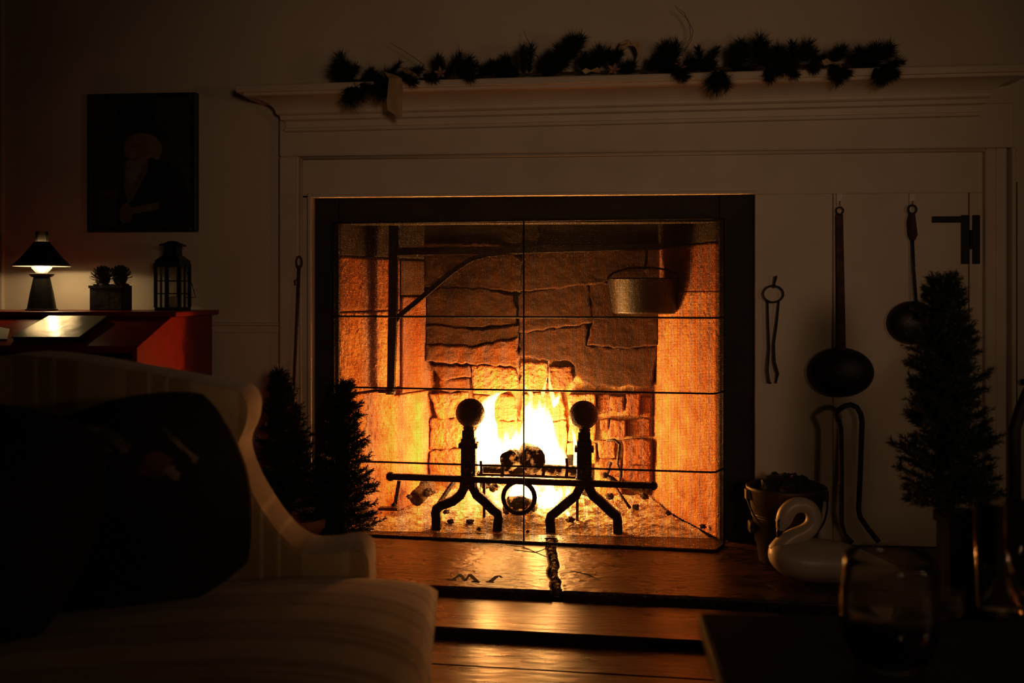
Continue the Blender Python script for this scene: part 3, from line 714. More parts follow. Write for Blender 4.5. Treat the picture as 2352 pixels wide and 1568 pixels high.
MB().tube([c0 + Vector((84 / s, 0, hp - .014)), c0 + Vector((96 / s, 0, hp - .014))], .006, 8).build('side_lug', M['iron'], t, smooth=True)
MB().tube([c0 + Vector((-84 / s, 0, hp - .014)), c0 + Vector((-92 / s, 0, hp - .014))], .006, 8).build('side_lug', M['iron'], t, smooth=True)

# ------------------------------------------------------------------ mesh spark screen
zb, zt_ = HZ + .004, at(1203, 506, 3.69).z
A_ = at(788, 900, 3.755); B_ = at(1643, 900, 3.63)
Lw = at(766, 900, 3.785); Rw = at(1662, 900, 3.725)
path = [Vector((q.x, q.y, 0)) for q in (Lw, A_, B_, Rw)]
sc_ = empty('fire_screen', ((A_ + B_) / 2).to_2d().to_3d() + Vector((0, 0, HZ)), 'wide freestanding black wire mesh spark screen before the fire', 'fire screen')
seg = [(path[i + 1] - path[i]).length for i in range(3)]
def along(s):
    for i in range(3):
        if s <= seg[i] or i == 2: return path[i].lerp(path[i + 1], min(1, s / seg[i]))
        s -= seg[i]
tot = sum(seg)
def rnd_path():                                   # plan path with softened bends
    out = [path[0]]
    for i in (1, 2):
        a = (path[i - 1] - path[i]).normalized(); b = (path[i + 1] - path[i]).normalized(); r = .018
        for k_ in range(5):
            t = k_ / 4; p = path[i] + a * r * (1 - t) ** 2 + b * r * t ** 2; out.append(p)
    return out + [path[3]]
RP = rnd_path()
def split_path(P, maxl):
    out = [P[0]]
    for a, b in zip(P, P[1:]):
        n = max(1, int((b - a).length / maxl))
        for i in range(1, n + 1): out.append(a.lerp(b, i / n))
    return out
RP2 = split_path(RP, .08)
PITCH, WR = .0054, .00052
vs = []; fs = []
def thin(p, q, r):
    t = (q - p).normalized(); a = t.cross(Vector((0, 0, 1))) if abs(t.z) < .9 else Vector((1, 0, 0)); a.normalize(); b = t.cross(a)
    n = len(vs)
    for c in (p, q):
        for g in (a, b, -a, -b): vs.append(tuple(c + g * r))
    for k_ in range(4): fs.append((n + k_, n + (k_ + 1) % 4, n + 4 + (k_ + 1) % 4, n + 4 + k_))
i = 0
while i * PITCH < tot:
    p = along(i * PITCH); thin(p + Vector((0, 0, zb)), p + Vector((0, 0, zt_)), WR); i += 1
z = zb
while z < zt_:
    for a, b in zip(RP2, RP2[1:]): thin(a + Vector((0, 0, z)), b + Vector((0, 0, z)), WR)
    z += PITCH
raw_mesh('wire_mesh', vs, fs, M['wire'], sc_, kind='stuff')
for yy, r in ((506, .005), (728, .0036), (896, .0036), (1071, .0036), (None, .0055)):
    zz = zb if yy is None else at(1203, yy, 3.69).z
    MB().tube([q + Vector((0, -.003, zz)) for q in RP], r, 8).build('frame_rod', M['iron'], sc_, smooth=True)
pc = along(seg[0] + seg[1] * (at(1203, 900, 3.69).x - A_.x) / (B_.x - A_.x))
MB().tube([pc + Vector((0, -.004, zb)), pc + Vector((0, -.004, zt_))], .0032, 8).build('centre_rod', M['iron'], sc_, smooth=True)
for q in (path[0], path[3]):
    MB().tube([q + Vector((0, 0, zb)), q + Vector((0, 0, zt_))], .005, 8).build('side_rod', M['iron'], sc_, smooth=True)

# ------------------------------------------------------------------ tools hung on the cupboard door
YD = YB - .012
def hook(px, py, label):
    p = at(px, py, YB)
    o_ = empty('wall_hook', p, label, 'hook', 'pale stick-on hooks above the pans')
    s_ = ppm(px, YB)
    MB().box((p.x - 7 / s_, YB - .004, p.z - 14 / s_), (p.x + 7 / s_, YB + .004, p.z + 16 / s_)).build('back_plate', M['hook'], o_, bevel=.002)
    MB().tube([p + Vector((0, -.003, -.004)), p + Vector((0, -.014, -.018)), p + Vector((0, -.022, -.014)), p + Vector((0, -.024, -.004))], .003, 8).build('peg', M['hook'], o_, smooth=True)
hook(1928, 460, 'small pale hook holding the wide-handled pan'); hook(2095, 460, 'small pale hook holding the thin-handled ladle')
def hang_pan(cx, cy, rx, ry, name, label):
    t = empty(name, at(cx, cy, YD), label, 'pan', 'long handled pans on the cupboard door')
    s_ = ppm(cx, YD); c = at(cx, cy, YD)
    prof = []
    for i in range(9):
        a = math.pi / 2 * i / 8; prof.append((max(.001, rx / s_ * math.sin(a)), .05 * math.cos(a)))
    prof += [(rx / s_ * 1.0, -.002), (rx / s_ * .9, -.002)]
    rot = Matrix.Rotation(R(90), 3, 'X')
    MB().lathe(prof, c, 36, rot, sy=ry / rx).build('bowl', M['pot'], t, smooth=True)
    return t, s_
t, s_ = hang_pan(1931, 855, 75, 57, 'skimmer_pan', 'large black iron pan on a long wide handle hanging on the cupboard door')
a, b = at(1928, 492, YD), at(1931, 805, YD)
MB().prism([a + Vector((-8 / s_, -.004, 0)), a + Vector((8 / s_, -.004, 0)), b + Vector((9 / s_, -.02, 0)), b + Vector((-9 / s_, -.02, 0))], (0, .008, 0)).build('handle', M['rust'], t, bevel=.002)
c = at(1928, 484, YD); MB().tube([c + Vector((math.cos(g) * 8 / s_, -.006, math.sin(g) * 8 / s_)) for g in [2 * math.pi * k_ / 20 for k_ in range(20)]], .0028, 8, closed=True).build('hanging_eye', M['iron'], t, smooth=True)
t, s_ = hang_pan(2097, 741, 58, 50, 'ladle', 'smaller black iron ladle on a thin handle beside the little tree')
MB().tube([at(2096, 545, YD), at(2099, 620, YD - .004), at(2105, 696, YD - .016)], .0055, 8).build('rod', M['iron'], t, smooth=True)
MB().tube([at(2095, 492, YD), at(2094, 510, YD), at(2097, 540, YD), at(2097, 552, YD)], [.011, .0155, .0165, .008], 12).build('grip', M['rust'], t, smooth=True)
c = at(2095, 481, YD); MB().tube([c + Vector((math.cos(g) * 9 / s_, -.004, math.sin(g) * 10 / s_)) for g in [2 * math.pi * k_ / 20 for k_ in range(20)]], .0035, 8, closed=True).build('hanging_eye', M['iron'], t, smooth=True)
# hanging shears-like tongs
t = empty('ember_tongs', at(1775, 690, YD), 'slender black iron tongs hanging from a nail next to the fireplace opening', 'tongs')
MB().tube([at(1776, 660, YB + .002), at(1779, 650, YD - .012), at(1783, 634, YD - .02)], [.004, .004, .005], 8).build('nail', M['iron'], t, smooth=True)
c = at(1776, 675, YD - .008)
MB().tube([c + Vector((math.cos(g) * 23 / s_, 0, math.sin(g) * 19 / s_)) for g in [2 * math.pi * k_ / 28 for k_ in range(28)]], .0036, 8, closed=True).build('bow', M['iron'], t, smooth=True)
MB().tube([at(1763, 692, YD - .008), at(1764, 740, YD - .008), at(1766, 800, YD - .008), at(1762, 850, YD - .008), at(1766, 878, YD - .008), at(1772, 880, YD - .01)], [.0035, .0045, .005, .006, .006, .003], 8).build('arm', M['iron'], t, smooth=True)
MB().tube([at(1789, 692, YD - .008), at(1784, 740, YD - .008), at(1777, 790, YD - .008), at(1778, 830, YD - .008), at(1786, 858, YD - .008), at(1782, 880, YD - .01)], [.0035, .0045, .005, .006, .006, .003], 8).build('arm', M['iron'], t, smooth=True)

# bent iron loop stand on the hearth
YS = 3.655
P = [(1956, 1246), (1938, 1226), (1932, 1200), (1932, 1080), (1931, 985), (1926, 968), (1917, 952), (1922, 944), (1940, 932), (1955, 929), (1968, 935), (1977, 950), (1980, 968), (1976, 1080), (1972, 1170), (1976, 1188), (1994, 1214), (2018, 1244)]
tag(MB().tube([at(x, y, YS - (.05 if y > 1240 else .02 * max(0, (y - 930) / 310))) for x, y in P], .0095, 10).build('iron_loop_stand', M['iron'], smooth=True), 'tall bent black iron loop standing on the hearth before the door', 'iron stand')

# ------------------------------------------------------------------ coal bucket and swan
bp_ = ground(1806, 1290, HZ)
t = empty('metal_bucket', bp_, 'dull metal bucket heaped with dark coal behind the swan', 'bucket')
s = FPX / 3.44
MB().lathe([(.085, 0), (.092, .004), (.128, .245), (.136, .252), (.138, .262), (.132, .266), (.124, .255), (.090, .012), (.02, .010)], bp_, 40).build('body', M['zinc'], t, smooth=True)
for zz in (.16, .168): MB().lathe([(.1155 + (zz - .16) * .15, -.002), (.1185 + (zz - .16) * .15, 0), (.1155 + (zz - .16) * .15, .002)], bp_ + Vector((0, 0, zz)), 40, cap0=False, cap1=False).build('hoop', M['zinc'], t, smooth=True)
MB().tube([bp_ + Vector((.136 * math.cos(a), -.135 * math.sin(a) , .235 - .13 * math.sin(a) ** 1)) for a in [math.pi * k_ / 20 for k_ in range(21)]], .0035, 8).build('bail', M['iron'], t, smooth=True)
for sx in (-1, 1): MB().box(bp_ + Vector((sx * .128 - .012, -.02, .215)), bp_ + Vector((sx * .128 + .012, .02, .25))).build('ear', M['zinc'], t, bevel=.003)
MB().box(bp_ + Vector((-.128, -.03, .10)), bp_ + Vector((-.108, .03, .14))).build('side_handle', M['iron'], t, bevel=.006)
rng = random.Random(4)
k_ = 0
for i in range(20):
    a = rng.uniform(0, 6.28); rr = .10 * math.sqrt(rng.random())
    MB().ball(bp_ + Vector((rr * math.cos(a), rr * math.sin(a), .255 + .03 * (1 - rr / .1))), .034, 9, 6, jit=.6, seed=40 + i, sz=.75).build('coal', M['zincdark'], t)

# swan
Ys = ground(1900, 1335, HZ).y
t = empty('swan_decoy', ground(1905, 1333, HZ), 'white carved swan with curled neck and black bill on the hearth', 'swan figurine')
s = ppm(1900, Ys)
prof = [(1764, 1272, 3), (1766, 1272, 14), (1772, 1273, 24), (1785, 1276, 34), (1805, 1281, 42), (1835, 1285, 48), (1870, 1286, 50), (1910, 1288, 49), (1950, 1294, 44), (1990, 1300, 34), (2020, 1304, 23), (2048, 1306, 12), (2064, 1305, 4)]
mb = MB(); n = 24; vs = []; fs = []
for i, (x, y, r) in enumerate(prof):
    c = at(x, y, Ys)
    for k_ in range(n):
        a = 2 * math.pi * k_ / n
        up = math.sin(a); zz = r / s * up
        if up < 0: zz = max(r / s * up, HZ + .001 - c.z)
        vs.append(c + Vector((0, math.cos(a) * r / s * 1.35 * (1.0 if i > 1 else .8), zz)))
for i in range(len(prof) - 1):
    for k_ in range(n): fs.append([i * n + k_, i * n + (k_ + 1) % n, (i + 1) * n + (k_ + 1) % n, (i + 1) * n + k_])
fs.append(list(range(n))[::-1]); fs.append([(len(prof) - 1) * n + k_ for k_ in range(n)])
o_ = mb.add(vs, fs).build('body', M['swan'], t, smooth=True)
sm = o_.modifiers.new('sub', 'SUBSURF'); sm.levels = 1; sm.render_levels = 1
def catmull(pts, n=5):
    out = []
    for i in range(len(pts) - 1):
        a, b, c, d = pts[max(i - 1, 0)], pts[i], pts[i + 1], pts[min(i + 2, len(pts) - 1)]
        for j in range(n):
            q = j / n
            out.append(tuple(.5 * (2 * b[k] + (c[k] - a[k]) * q + (2 * a[k] - 5 * b[k] + 4 * c[k] - d[k]) * q * q + (3 * b[k] - a[k] - 3 * c[k] + d[k]) * q ** 3) for k in range(len(a))))
    out.append(tuple(pts[-1])); return out
NP = catmull([(1786, 1270, 22), (1800, 1252, 21), (1822, 1234, 18), (1848, 1222, 17), (1864, 1207, 16), (1869, 1186, 15.5), (1860, 1167, 15), (1841, 1159, 15.5), (1821, 1163, 16), (1807, 1177, 17), (1800, 1194, 16), (1794, 1208, 11), (1791, 1216, 8)])
MB().tube([at(x, y, Ys) for x, y, r in NP], [r * 1.14 / s for x, y, r in NP], 18, up=(0, 1, 0)).build('neck_and_head', M['swan'], t, smooth=True)
MB().tube([at(1793, 1211, Ys), at(1790, 1222, Ys), at(1787, 1238, Ys)], [8.4 / s, 7 / s, 3 / s], 12).build('bill', M['bill'], t, smooth=True)
for sg in (-1, 1): MB().ball(at(1787, 1192, Ys) + Vector((0, sg * 12.5 / s, 0)), 3.0 / s, 10, 8).build('eye', M['bill'], t, smooth=True)
for sg in (-1, 1): MB().tube([at(1787, 1194, Ys) + Vector((-.004, sg * 13 / s, 0)), at(1789, 1212, Ys) + Vector((0, sg * 8 / s, 0))], 2.0 / s, 8).build('eye_stripe', M['bill'], t, smooth=True)

# ------------------------------------------------------------------ needle foliage
def needles_on(p, d, length, n, nl, nw, vs, fs, rng, taper=.6):
    d = d.normalized(); a = d.orthogonal().normalized(); b = d.cross(a)
    for i in range(n):
        t = i / n; c = p + d * (length * t)
        ph = rng.uniform(0, 6.283); out = a * math.cos(ph) + b * math.sin(ph)
        dr = (out * rng.uniform(.6, 1.0) + d * rng.uniform(.25, .9)).normalized()
        L_ = nl * rng.uniform(.7, 1.15) * (1 - (1 - taper) * t)
        w = dr.cross(d); w = w.normalized() * nw if w.length > 1e-6 else a * nw
        k = len(vs); tip = c + dr * L_
        vs.append(tuple(c - w)); vs.append(tuple(c + w)); vs.append(tuple(tip)); fs.append((k, k + 1, k + 2))
def tree(base, px, ytop, ybot, Y, rad_px, name, label, seed, nb=150, pot=None, lean=0.0, shape=.85):
    t = empty(name, base, label, 'christmas tree', None)
    rng = random.Random(seed); s_ = ppm(px, Y)
    top = at(px + lean, ytop, Y); bot = at(px, ybot, Y)
    H = top.z - bot.z; vs = []; fs = []
    MB().tube([Vector((bot.x, Y, base[2] + .02)), bot, bot.lerp(top, .5), top], [.011, .010, .007, .002], 8).build('trunk', M['bark'], t, smooth=True)
    br = MB()
    for i in range(nb):
        f = (i + .5) / nb; f = 1 - (1 - f) ** 1.25 if False else f
        c = bot.lerp(top, f); ang = i * 2.39996 + rng.uniform(-.4, .4)
        rr = rad_px / s_ * (1 - f) ** shape * rng.uniform(.66, 1.08) * (1 + .42 * noise.noise(Vector((math.cos(ang) * 1.1, math.sin(ang) * 1.1 + seed, f * 7)))) + .012
        d = Vector((math.cos(ang), math.sin(ang), rng.uniform(.05, .5) + .5 * f))
        if i % 3 == 0: br.tube([c, c + d.normalized() * rr * .9], [.0025, .001], 4)
        needles_on(c, d, rr, int(30 + 520 * rr), .026, .0017, vs, fs, rng)
        for q in range(int(3 + rr * 42)):
            u = rng.uniform(.3, .95); d2 = (d.normalized() + Vector((rng.uniform(-.9, .9), rng.uniform(-.9, .9), rng.uniform(-.3, .5)))).normalized()
            needles_on(c + d.normalized() * rr * u, d2, 0.038 * (1.2 - .5 * u), 18, .022, .0017, vs, fs, rng)
    needles_on(bot.lerp(top, .86), Vector((0, 0, 1)), H * .15, 60, .02, .0012, vs, fs, rng, .5)
    br.build('branches', M['bark'], t, kind='stuff')
    raw_mesh('needles', vs, fs, M['needle'], t, kind='stuff')
    return t, bot
# small trees by the poker
ta, _ = tree(ground(672, 1268, HZ), 664, 862, 1176, 3.42, 98, 'potted_tree', 'dark little tree in terracotta pot behind the sofa wing', 21, 170, lean=-22)
pb = ground(706, 1264, HZ)
pb = Vector((at(700, 1200, 3.42).x, 3.42, HZ))
MB().lathe([(.044, 0), (.048, .0), (.062, .105), (.071, .108), (.073, .140), (.062, .141), (.058, .118), (.01, .112)], pb, 28).build('pot', M['terra'], ta, smooth=True)
tb, _ = tree(ground(792, 1281, HZ), 788, 886, 1232, 3.50, 100, 'bare_based_tree', 'bushy dark little tree standing right before the mesh screen', 33, 190, lean=4, shape=.72)
MB().lathe([(.07, 0), (.075, .01), (.02, .03), (.016, .05)], Vector((ORG['bare_based_tree'].x, 3.50, HZ)), 20).build('stand', M['darkwood'], tb, smooth=True)
# larger blurred tree on a tall planter to the cupboard side
gp = Vector((at(2172, 1200, 2.44).x, 2.44, 0))
tc_, _ = tree(gp, 2176, 652, 1172, 2.44, 118, 'planter_tree', 'tall blurred dark tree in a planter before the cupboard door hinge', 55, 230, lean=-8, shape=.5)
zpl = at(2200, 1176, 2.44).z
gp = gp + Vector((.046, 0, 0))
MB().prism([gp + Vector((sx * .052, sy * .052, 0)) for sx, sy in ((-1, -1), (1, -1), (1, 1), (-1, 1))], (0, 0, zpl - .0)).build('planter_box', M['planter'], tc_, bevel=.006)
MB().box(gp + Vector((-.058, -.058, zpl - .03)), gp + Vector((.058, .058, zpl - .005))).build('planter_rim', M['planter'], tc_, bevel=.004)

# poker leaning on the surround
pk = empty('fire_poker', ground(672, 1250, HZ), 'long thin black poker with a loop handle leaning by the opening', 'poker')
MB().tube([at(687, 610, 3.725), at(680, 800, 3.71), at(672, 985, 3.69), Vector((at(664, 1200, 3.66).x, 3.66, HZ + .004))], [.0065, .006, .006, .006], 8).build('shaft', M['rust'], pk, smooth=True)
c = at(687, 602, 3.725); MB().tube([c + Vector((math.cos(g) * .011, 0, math.sin(g) * .022)) for g in [2 * math.pi * q / 20 for q in range(20)]], .004, 8, closed=True).build('loop_handle', M['rust'], pk, smooth=True)
MB().tube([at(684, 640, 3.72), at(677, 645, 3.72), at(679, 655, 3.72)], .003, 6).build('side_hook', M['rust'], pk, smooth=True)
sh = empty('copper_shovel', at(668, 1000, 3.735), 'small copper shovel blade glowing behind the poker', 'shovel')
A4 = [at(645, 990, 3.735), at(660, 972, 3.735), at(686, 972, 3.735), at(690, 988, 3.735), at(668, 1000, 3.735)]
MB().prism(A4, (0, .004, 0)).build('blade', M['copper'], sh, bevel=.001)
MB().tube([at(668, 998, 3.735), Vector((at(664, 1180, 3.72).x, 3.715, HZ + .003))], .005, 8).build('handle', M['rust'], sh, smooth=True)

# ------------------------------------------------------------------ garland on the mantel shelf
def shelf_z(x): return zS + TL * (x - .2)
ga = empty('pine_garland', at(1420, 170, 3.64), 'dark pine garland with ribbons lying along the mantel shelf', 'garland')
rng = random.Random(77)
def tuft(px, py, ln, ang, size=1.0, Y=3.645):
    if -120 < ang < -15 or ang > 200: Y = 3.572
    p = at(px, py, Y); s_ = ppm(px, Y); d = Vector((math.cos(R(ang)), rng.uniform(-.25, .1), math.sin(R(ang))))
    vs = []; fs = []
    needles_on(p, d, ln / s_ * 1.25, 240, .056 * size, .0014, vs, fs, rng, .75)
    needles_on(p, d, ln / s_ * .8, 90, .040 * size, .0014, vs, fs, rng, .9)
    tip = p + d.normalized() * ln / s_
    for q in range(60):
        e = Vector((rng.gauss(0, .6), rng.gauss(0, .6), rng.gauss(0, .6))) + d * 1.1
        needles_on(tip - d.normalized() * .01, e, .004, 1, .050 * size, .0013, vs, fs, rng)
    raw_mesh('pine_sprig', vs, fs, M['needle2'], ga, kind='stuff')
for a in ((795, 170, 36, 110, 1.2), (825, 185, 40, 0, 1.2), (800, 200, 32, -80, 1.3), (860, 186, 34, -25, 1.3), (885, 186, 30, -60, 1.1), (800, 185, 30, 95, 1.0), (810, 178, 30, 160, 1.1), (820, 200, 35, 230, 1.0), (850, 178, 40, 10, 1.0), (870, 195, 30, -20, 1.1), (845, 190, 25, 70, .8), (900, 180, 40, 20, .7),
          (935, 170, 30, 15, .8), (985, 172, 30, 10, .9), (1030, 175, 46, 62, 1.1), (1050, 172, 40, 50, 1.0), (1060, 168, 24, -20, .9), (1085, 172, 25, 20, .9), (1110, 172, 30, 35, .9), (1140, 172, 38, 50, .9), (1165, 170, 25, 160, .8),
          (1190, 170, 40, 130, 1.0), (1215, 168, 50, 85, 1.0), (1235, 168, 40, 60, 1.0), (1260, 165, 35, 20, .9), (1285, 160, 55, 75, 1.1), (1305, 140, 45, 72, 1.2), (1320, 115, 25, 60, 1.1), (1340, 160, 30, 30, .9), (1365, 158, 40, 75, 1.0), (1380, 150, 30, 60, .9), (1415, 160, 30, 20, .9), (1400, 150, 30, 50, 1.0),
          (1485, 160, 30, 30, .9), (1510, 158, 35, 20, 1.0), (1525, 150, 40, 85, 1.1), (1540, 140, 32, 70, 1.2), (1545, 158, 30, -30, .9), (1560, 155, 30, 20, 1.0), (1600, 155, 35, 10, .9), (1625, 150, 35, 60, .8), (1650, 165, 35, -95, 1.1), (1655, 160, 35, -70, 1.1), (1670, 150, 35, 15, 1.0), (1690, 150, 30, 80, 1.0),
          (1715, 135, 32, 110, 1.1), (1735, 128, 35, 75, 1.2), (1750, 150, 35, 30, 1.1), (1760, 155, 25, -70, .9), (1790, 150, 30, 15, 1.0), (1820, 140, 30, 90, 1.1), (1835, 130, 30, 50, 1.1), (1810, 148, 25, 150, .9), (1860, 145, 25, 20, .9), (1905, 150, 30, -40, 1.0), (1920, 140, 25, 60, 1.0), (1950, 145, 30, 20, .9), (1915, 160, 25, -70, .9),
          (1985, 145, 25, 10, .9), (2010, 145, 32, 80, 1.1), (2020, 135, 30, 50, 1.1), (2030, 150, 30, 5, 1.0), (2010, 155, 30, -70, 1.1), (1995, 140, 30, 140, 1.0), (2035, 155, 22, -40, .9)):
    tuft(*a)
    tuft(a[0] + rng.uniform(-16, 16), a[1] + rng.uniform(-2, 8), a[2] * rng.uniform(.7, 1.0), a[3] + rng.uniform(-50, 50), a[4] * rng.uniform(.85, 1.1), 3.63 + rng.uniform(-.02, .03))
stem_pts = [at(x, y, 3.66) for x, y in ((800, 186), (900, 186), (1050, 178), (1250, 170), (1450, 164), (1650, 158), (1850, 152), (2030, 150))]
for q in stem_pts: q.z = max(q.z, shelf_z(q.x) + .008)
MB().tube(stem_pts, .006, 6).build('stem', M['bark'], ga, smooth=True)
def ribbon(pts, w, name='ribbon', mat='ribbon'):
    vs = []; fs = []
    for i, (x, y, Y, wx, wy) in enumerate(pts):
        a = at(x - wx, y - wy, Y); b = at(x + wx, y + wy, Y); vs += [a, b, b + Vector((0, .0015, 0)), a + Vector((0, .0015, 0))]
    n = len(pts)
    for i in range(n - 1):
        for k in range(4): fs.append([i * 4 + k, i * 4 + (k + 1) % 4, i * 4 + 4 + (k + 1) % 4, i * 4 + 4 + k])
    fs.append([0, 1, 2, 3]); fs.append([4 * n - 4 + k for k in range(4)])
    return MB().add(vs, fs).build(name, M[mat], ga)
ribbon([(875, 172, 3.60, 6, 8), (895, 168, 3.56, 14, 4), (908, 180, 3.53, 15, 0), (908, 205, 3.525, 17, 1), (906, 235, 3.53, 18, 2), (907, 260, 3.535, 17, 8), (908, 264, 3.535, 16, 10)], 0)
ribbon([(925, 160, 3.62, 2, 6), (940, 165, 3.60, 3, 8), (952, 172, 3.59, 4, 7), (960, 176, 3.6, 3, 5)], 0, 'ribbon_fold')
ribbon([(1000, 140, 3.66, 3, 6), (1012, 135, 3.65, 2, 8), (1022, 140, 3.64, 2, 9), (1018, 152, 3.64, 6, 4)], 0, 'ribbon_loop')
ribbon([(1340, 166, 3.6, 4, 4), (1352, 160, 3.6, 6, 4), (1365, 164, 3.6, 8, 3), (1376, 160, 3.61, 3, 6)], 0, 'ribbon_fold')
ribbon([(1422, 118, 3.70, 3, 8), (1435, 100, 3.69, 4, 8), (1452, 94, 3.68, 8, 3), (1466, 104, 3.68, 6, -6), (1472, 122, 3.68, 5, -5), (1468, 138, 3.68, 3, -3)], 0, 'ribbon_loop')
ribbon([(1890, 145, 3.62, 3, 6), (1905, 140, 3.61, 5, 6), (1920, 146, 3.6, 7, 4), (1932, 150, 3.61, 3, 6)], 0, 'ribbon_fold')
for x, y in ((1410, 160), (1562, 154), (1012, 168)):
    vs = []; fs = []
    for q in range(5):
        a = q * 1.256 + x; p = at(x, y, 3.61); s_ = ppm(x, 3.61)
        d = Vector((math.cos(a), -.4, math.sin(a))).normalized(); w = Vector((-math.sin(a), 0, math.cos(a)))
        k = len(vs); vs += [p, p + d * 8 / s_ + w * 4 / s_, p + d * 17 / s_, p + d * 8 / s_ - w * 4 / s_]; fs.append([k, k + 1, k + 2, k + 3])
    MB().add(vs, fs).build('dried_flower', M['poinsettia'], ga)
for pts in (((895, 98), (925, 115), (955, 135), (975, 150)), ((1203, 70), (1210, 88), (1220, 105), (1240, 140)), ((1550, 13), (1572, 30), (1584, 60), (1586, 85), (1575, 110), (1565, 130)), ((1552, 18), (1580, 45), (1592, 70), (1588, 92), (1572, 120)), ((1405, 120), (1425, 104), (1440, 100))):
    MB().tube([at(x, y, 3.67) for x, y in pts], [.0006, .0008, .001, .001, .0009, .0008][:len(pts)], 6).build('twig', M['twig'], ga, smooth=True)

# ------------------------------------------------------------------ portrait
pa, pb2 = at(208, 219, YP), at(458, 533, YP)
pt = empty('portrait_painting', Vector(((pa.x + pb2.x) / 2, YP, pb2.z)), 'dark framed oil portrait of a figure in a tall hat above the desk', 'painting')
w = 12 / ppm(330, YP)
x0, x1, z1, z0 = pa.x, pb2.x, pa.z, pb2.z
for nm, a, b in (('frame_side', (x0, YP - .03, z0), (x0 + w, YP - .001, z1)), ('frame_side', (x1 - w, YP - .03, z0), (x1, YP - .001, z1)), ('frame_rail', (x0 + w, YP - .03, z1 - w), (x1 - w, YP - .001, z1)), ('frame_rail', (x0 + w, YP - .03, z0), (x1 - w, YP - .001, z0 + w))):
    MB().box(a, b).build(nm, M['frame'], pt, bevel=.005)
li = pm('frame_lip', (0.06, 0.05, 0.03), rough=.5)
for a, b in (((x0 + w, YP - .02, z0 + w), (x0 + w + .004, YP - .001, z1 - w)), ((x1 - w - .004, YP - .02, z0 + w), (x1 - w, YP - .001, z1 - w)), ((x0 + w, YP - .02, z0 + w), (x1 - w, YP - .001, z0 + w + .004)), ((x0 + w, YP - .02, z1 - w - .004), (x1 - w, YP - .001, z1 - w))):
    MB().box(a, b).build('frame_lip', li, pt)
nx, ny = 96, 124; cw, ch = (x1 - x0 - 2 * w), (z1 - z0 - 2 * w); vs = []; fs = []; cols = []
def inside(x, y, poly):
    r = False; j = len(poly) - 1
    for i in range(len(poly)):
        if (poly[i][1] > y) != (poly[j][1] > y) and x < (poly[j][0] - poly[i][0]) * (y - poly[i][1]) / (poly[j][1] - poly[i][1]) + poly[i][0]: r = not r
        j = i
    return r
def paint(X, Y_):                                     # picture coordinates = photo pixels
    c = (.030, .028, .020)
    ell = lambda cx_, cy_, a_, b_: ((X - cx_) / a_) ** 2 + ((Y_ - cy_) / b_) ** 2 < 1
    if Y_ > 440 and X < 272: c = (.045, .018, .012)
    if 438 < Y_ < 447 and X < 272: c = (.085, .035, .022)
    if inside(X, Y_, [(298, 372), (345, 360), (385, 372), (420, 400), (436, 450), (438, 530), (275, 530), (272, 470), (286, 420)]): c = (.004, .004, .004)
    if inside(X, Y_, [(290, 370), (345, 358), (342, 392), (312, 450), (298, 470), (287, 432)]): c = (.12, .085, .06)
    if inside(X, Y_, [(294, 372), (342, 364), (318, 410), (300, 430), (290, 410)]): c = (.19, .16, .13)
    if ell(330, 338, 40, 30): c = (.22, .15, .07)
    if ell(318, 342, 30, 32): c = (.20, .105, .065)
    if ell(362, 346, 12, 22): c = (.20, .15, .075)
    if inside(X, Y_, [(245, 322), (278, 300), (270, 240), (352, 232), (356, 290), (392, 312), (384, 330), (352, 305), (296, 310), (262, 330)]): c = (.005, .005, .005)
    if ell(306, 338, 3.5, 2) or ell(326, 336, 3.5, 2): c = (.05, .025, .02)
    if ell(312, 366, 9, 2): c = (.11, .035, .03)
    if ell(292, 490, 15, 24) or inside(X, Y_, [(296, 478), (365, 465), (362, 482), (300, 492)]): c = (.16, .10, .06)
    if inside(X, Y_, [(312, 476), (368, 464), (366, 480), (316, 490)]): c = (.17, .13, .06)
    return c
for j in range(ny + 1):
    for i in range(nx + 1):
        u, v = i / nx, j / ny; vs.append((x0 + w + cw * u, YP - .008, z1 - w - ch * v))
        g = 1 + .35 * noise.noise(Vector((u * 14, v * 18, 2)))
        c = paint(220 + 226 * u, 231 + 290 * v); cols.append((c[0] * g, c[1] * g, c[2] * g, 1))
for j in range(ny):
    for i in range(nx):
        a = j * (nx + 1) + i; fs.append((a, a + nx + 1, a + nx + 2, a + 1))
cm = bpy.data.materials.new('painted_canvas'); cm.use_nodes = True; nd = cm.node_tree.nodes; at_ = nd.new('ShaderNodeAttribute'); at_.attribute_name = 'paint'
cm.node_tree.links.new(at_.outputs['Color'], nd['Principled BSDF'].inputs['Base Color']); nd['Principled BSDF'].inputs['Roughness'].default_value = .6
cv = raw_mesh('canvas', vs, fs, cm, pt); ca = cv.data.color_attributes.new('paint', 'FLOAT_COLOR', 'POINT')
for i, c in enumerate(cols): ca.data[i].color = c

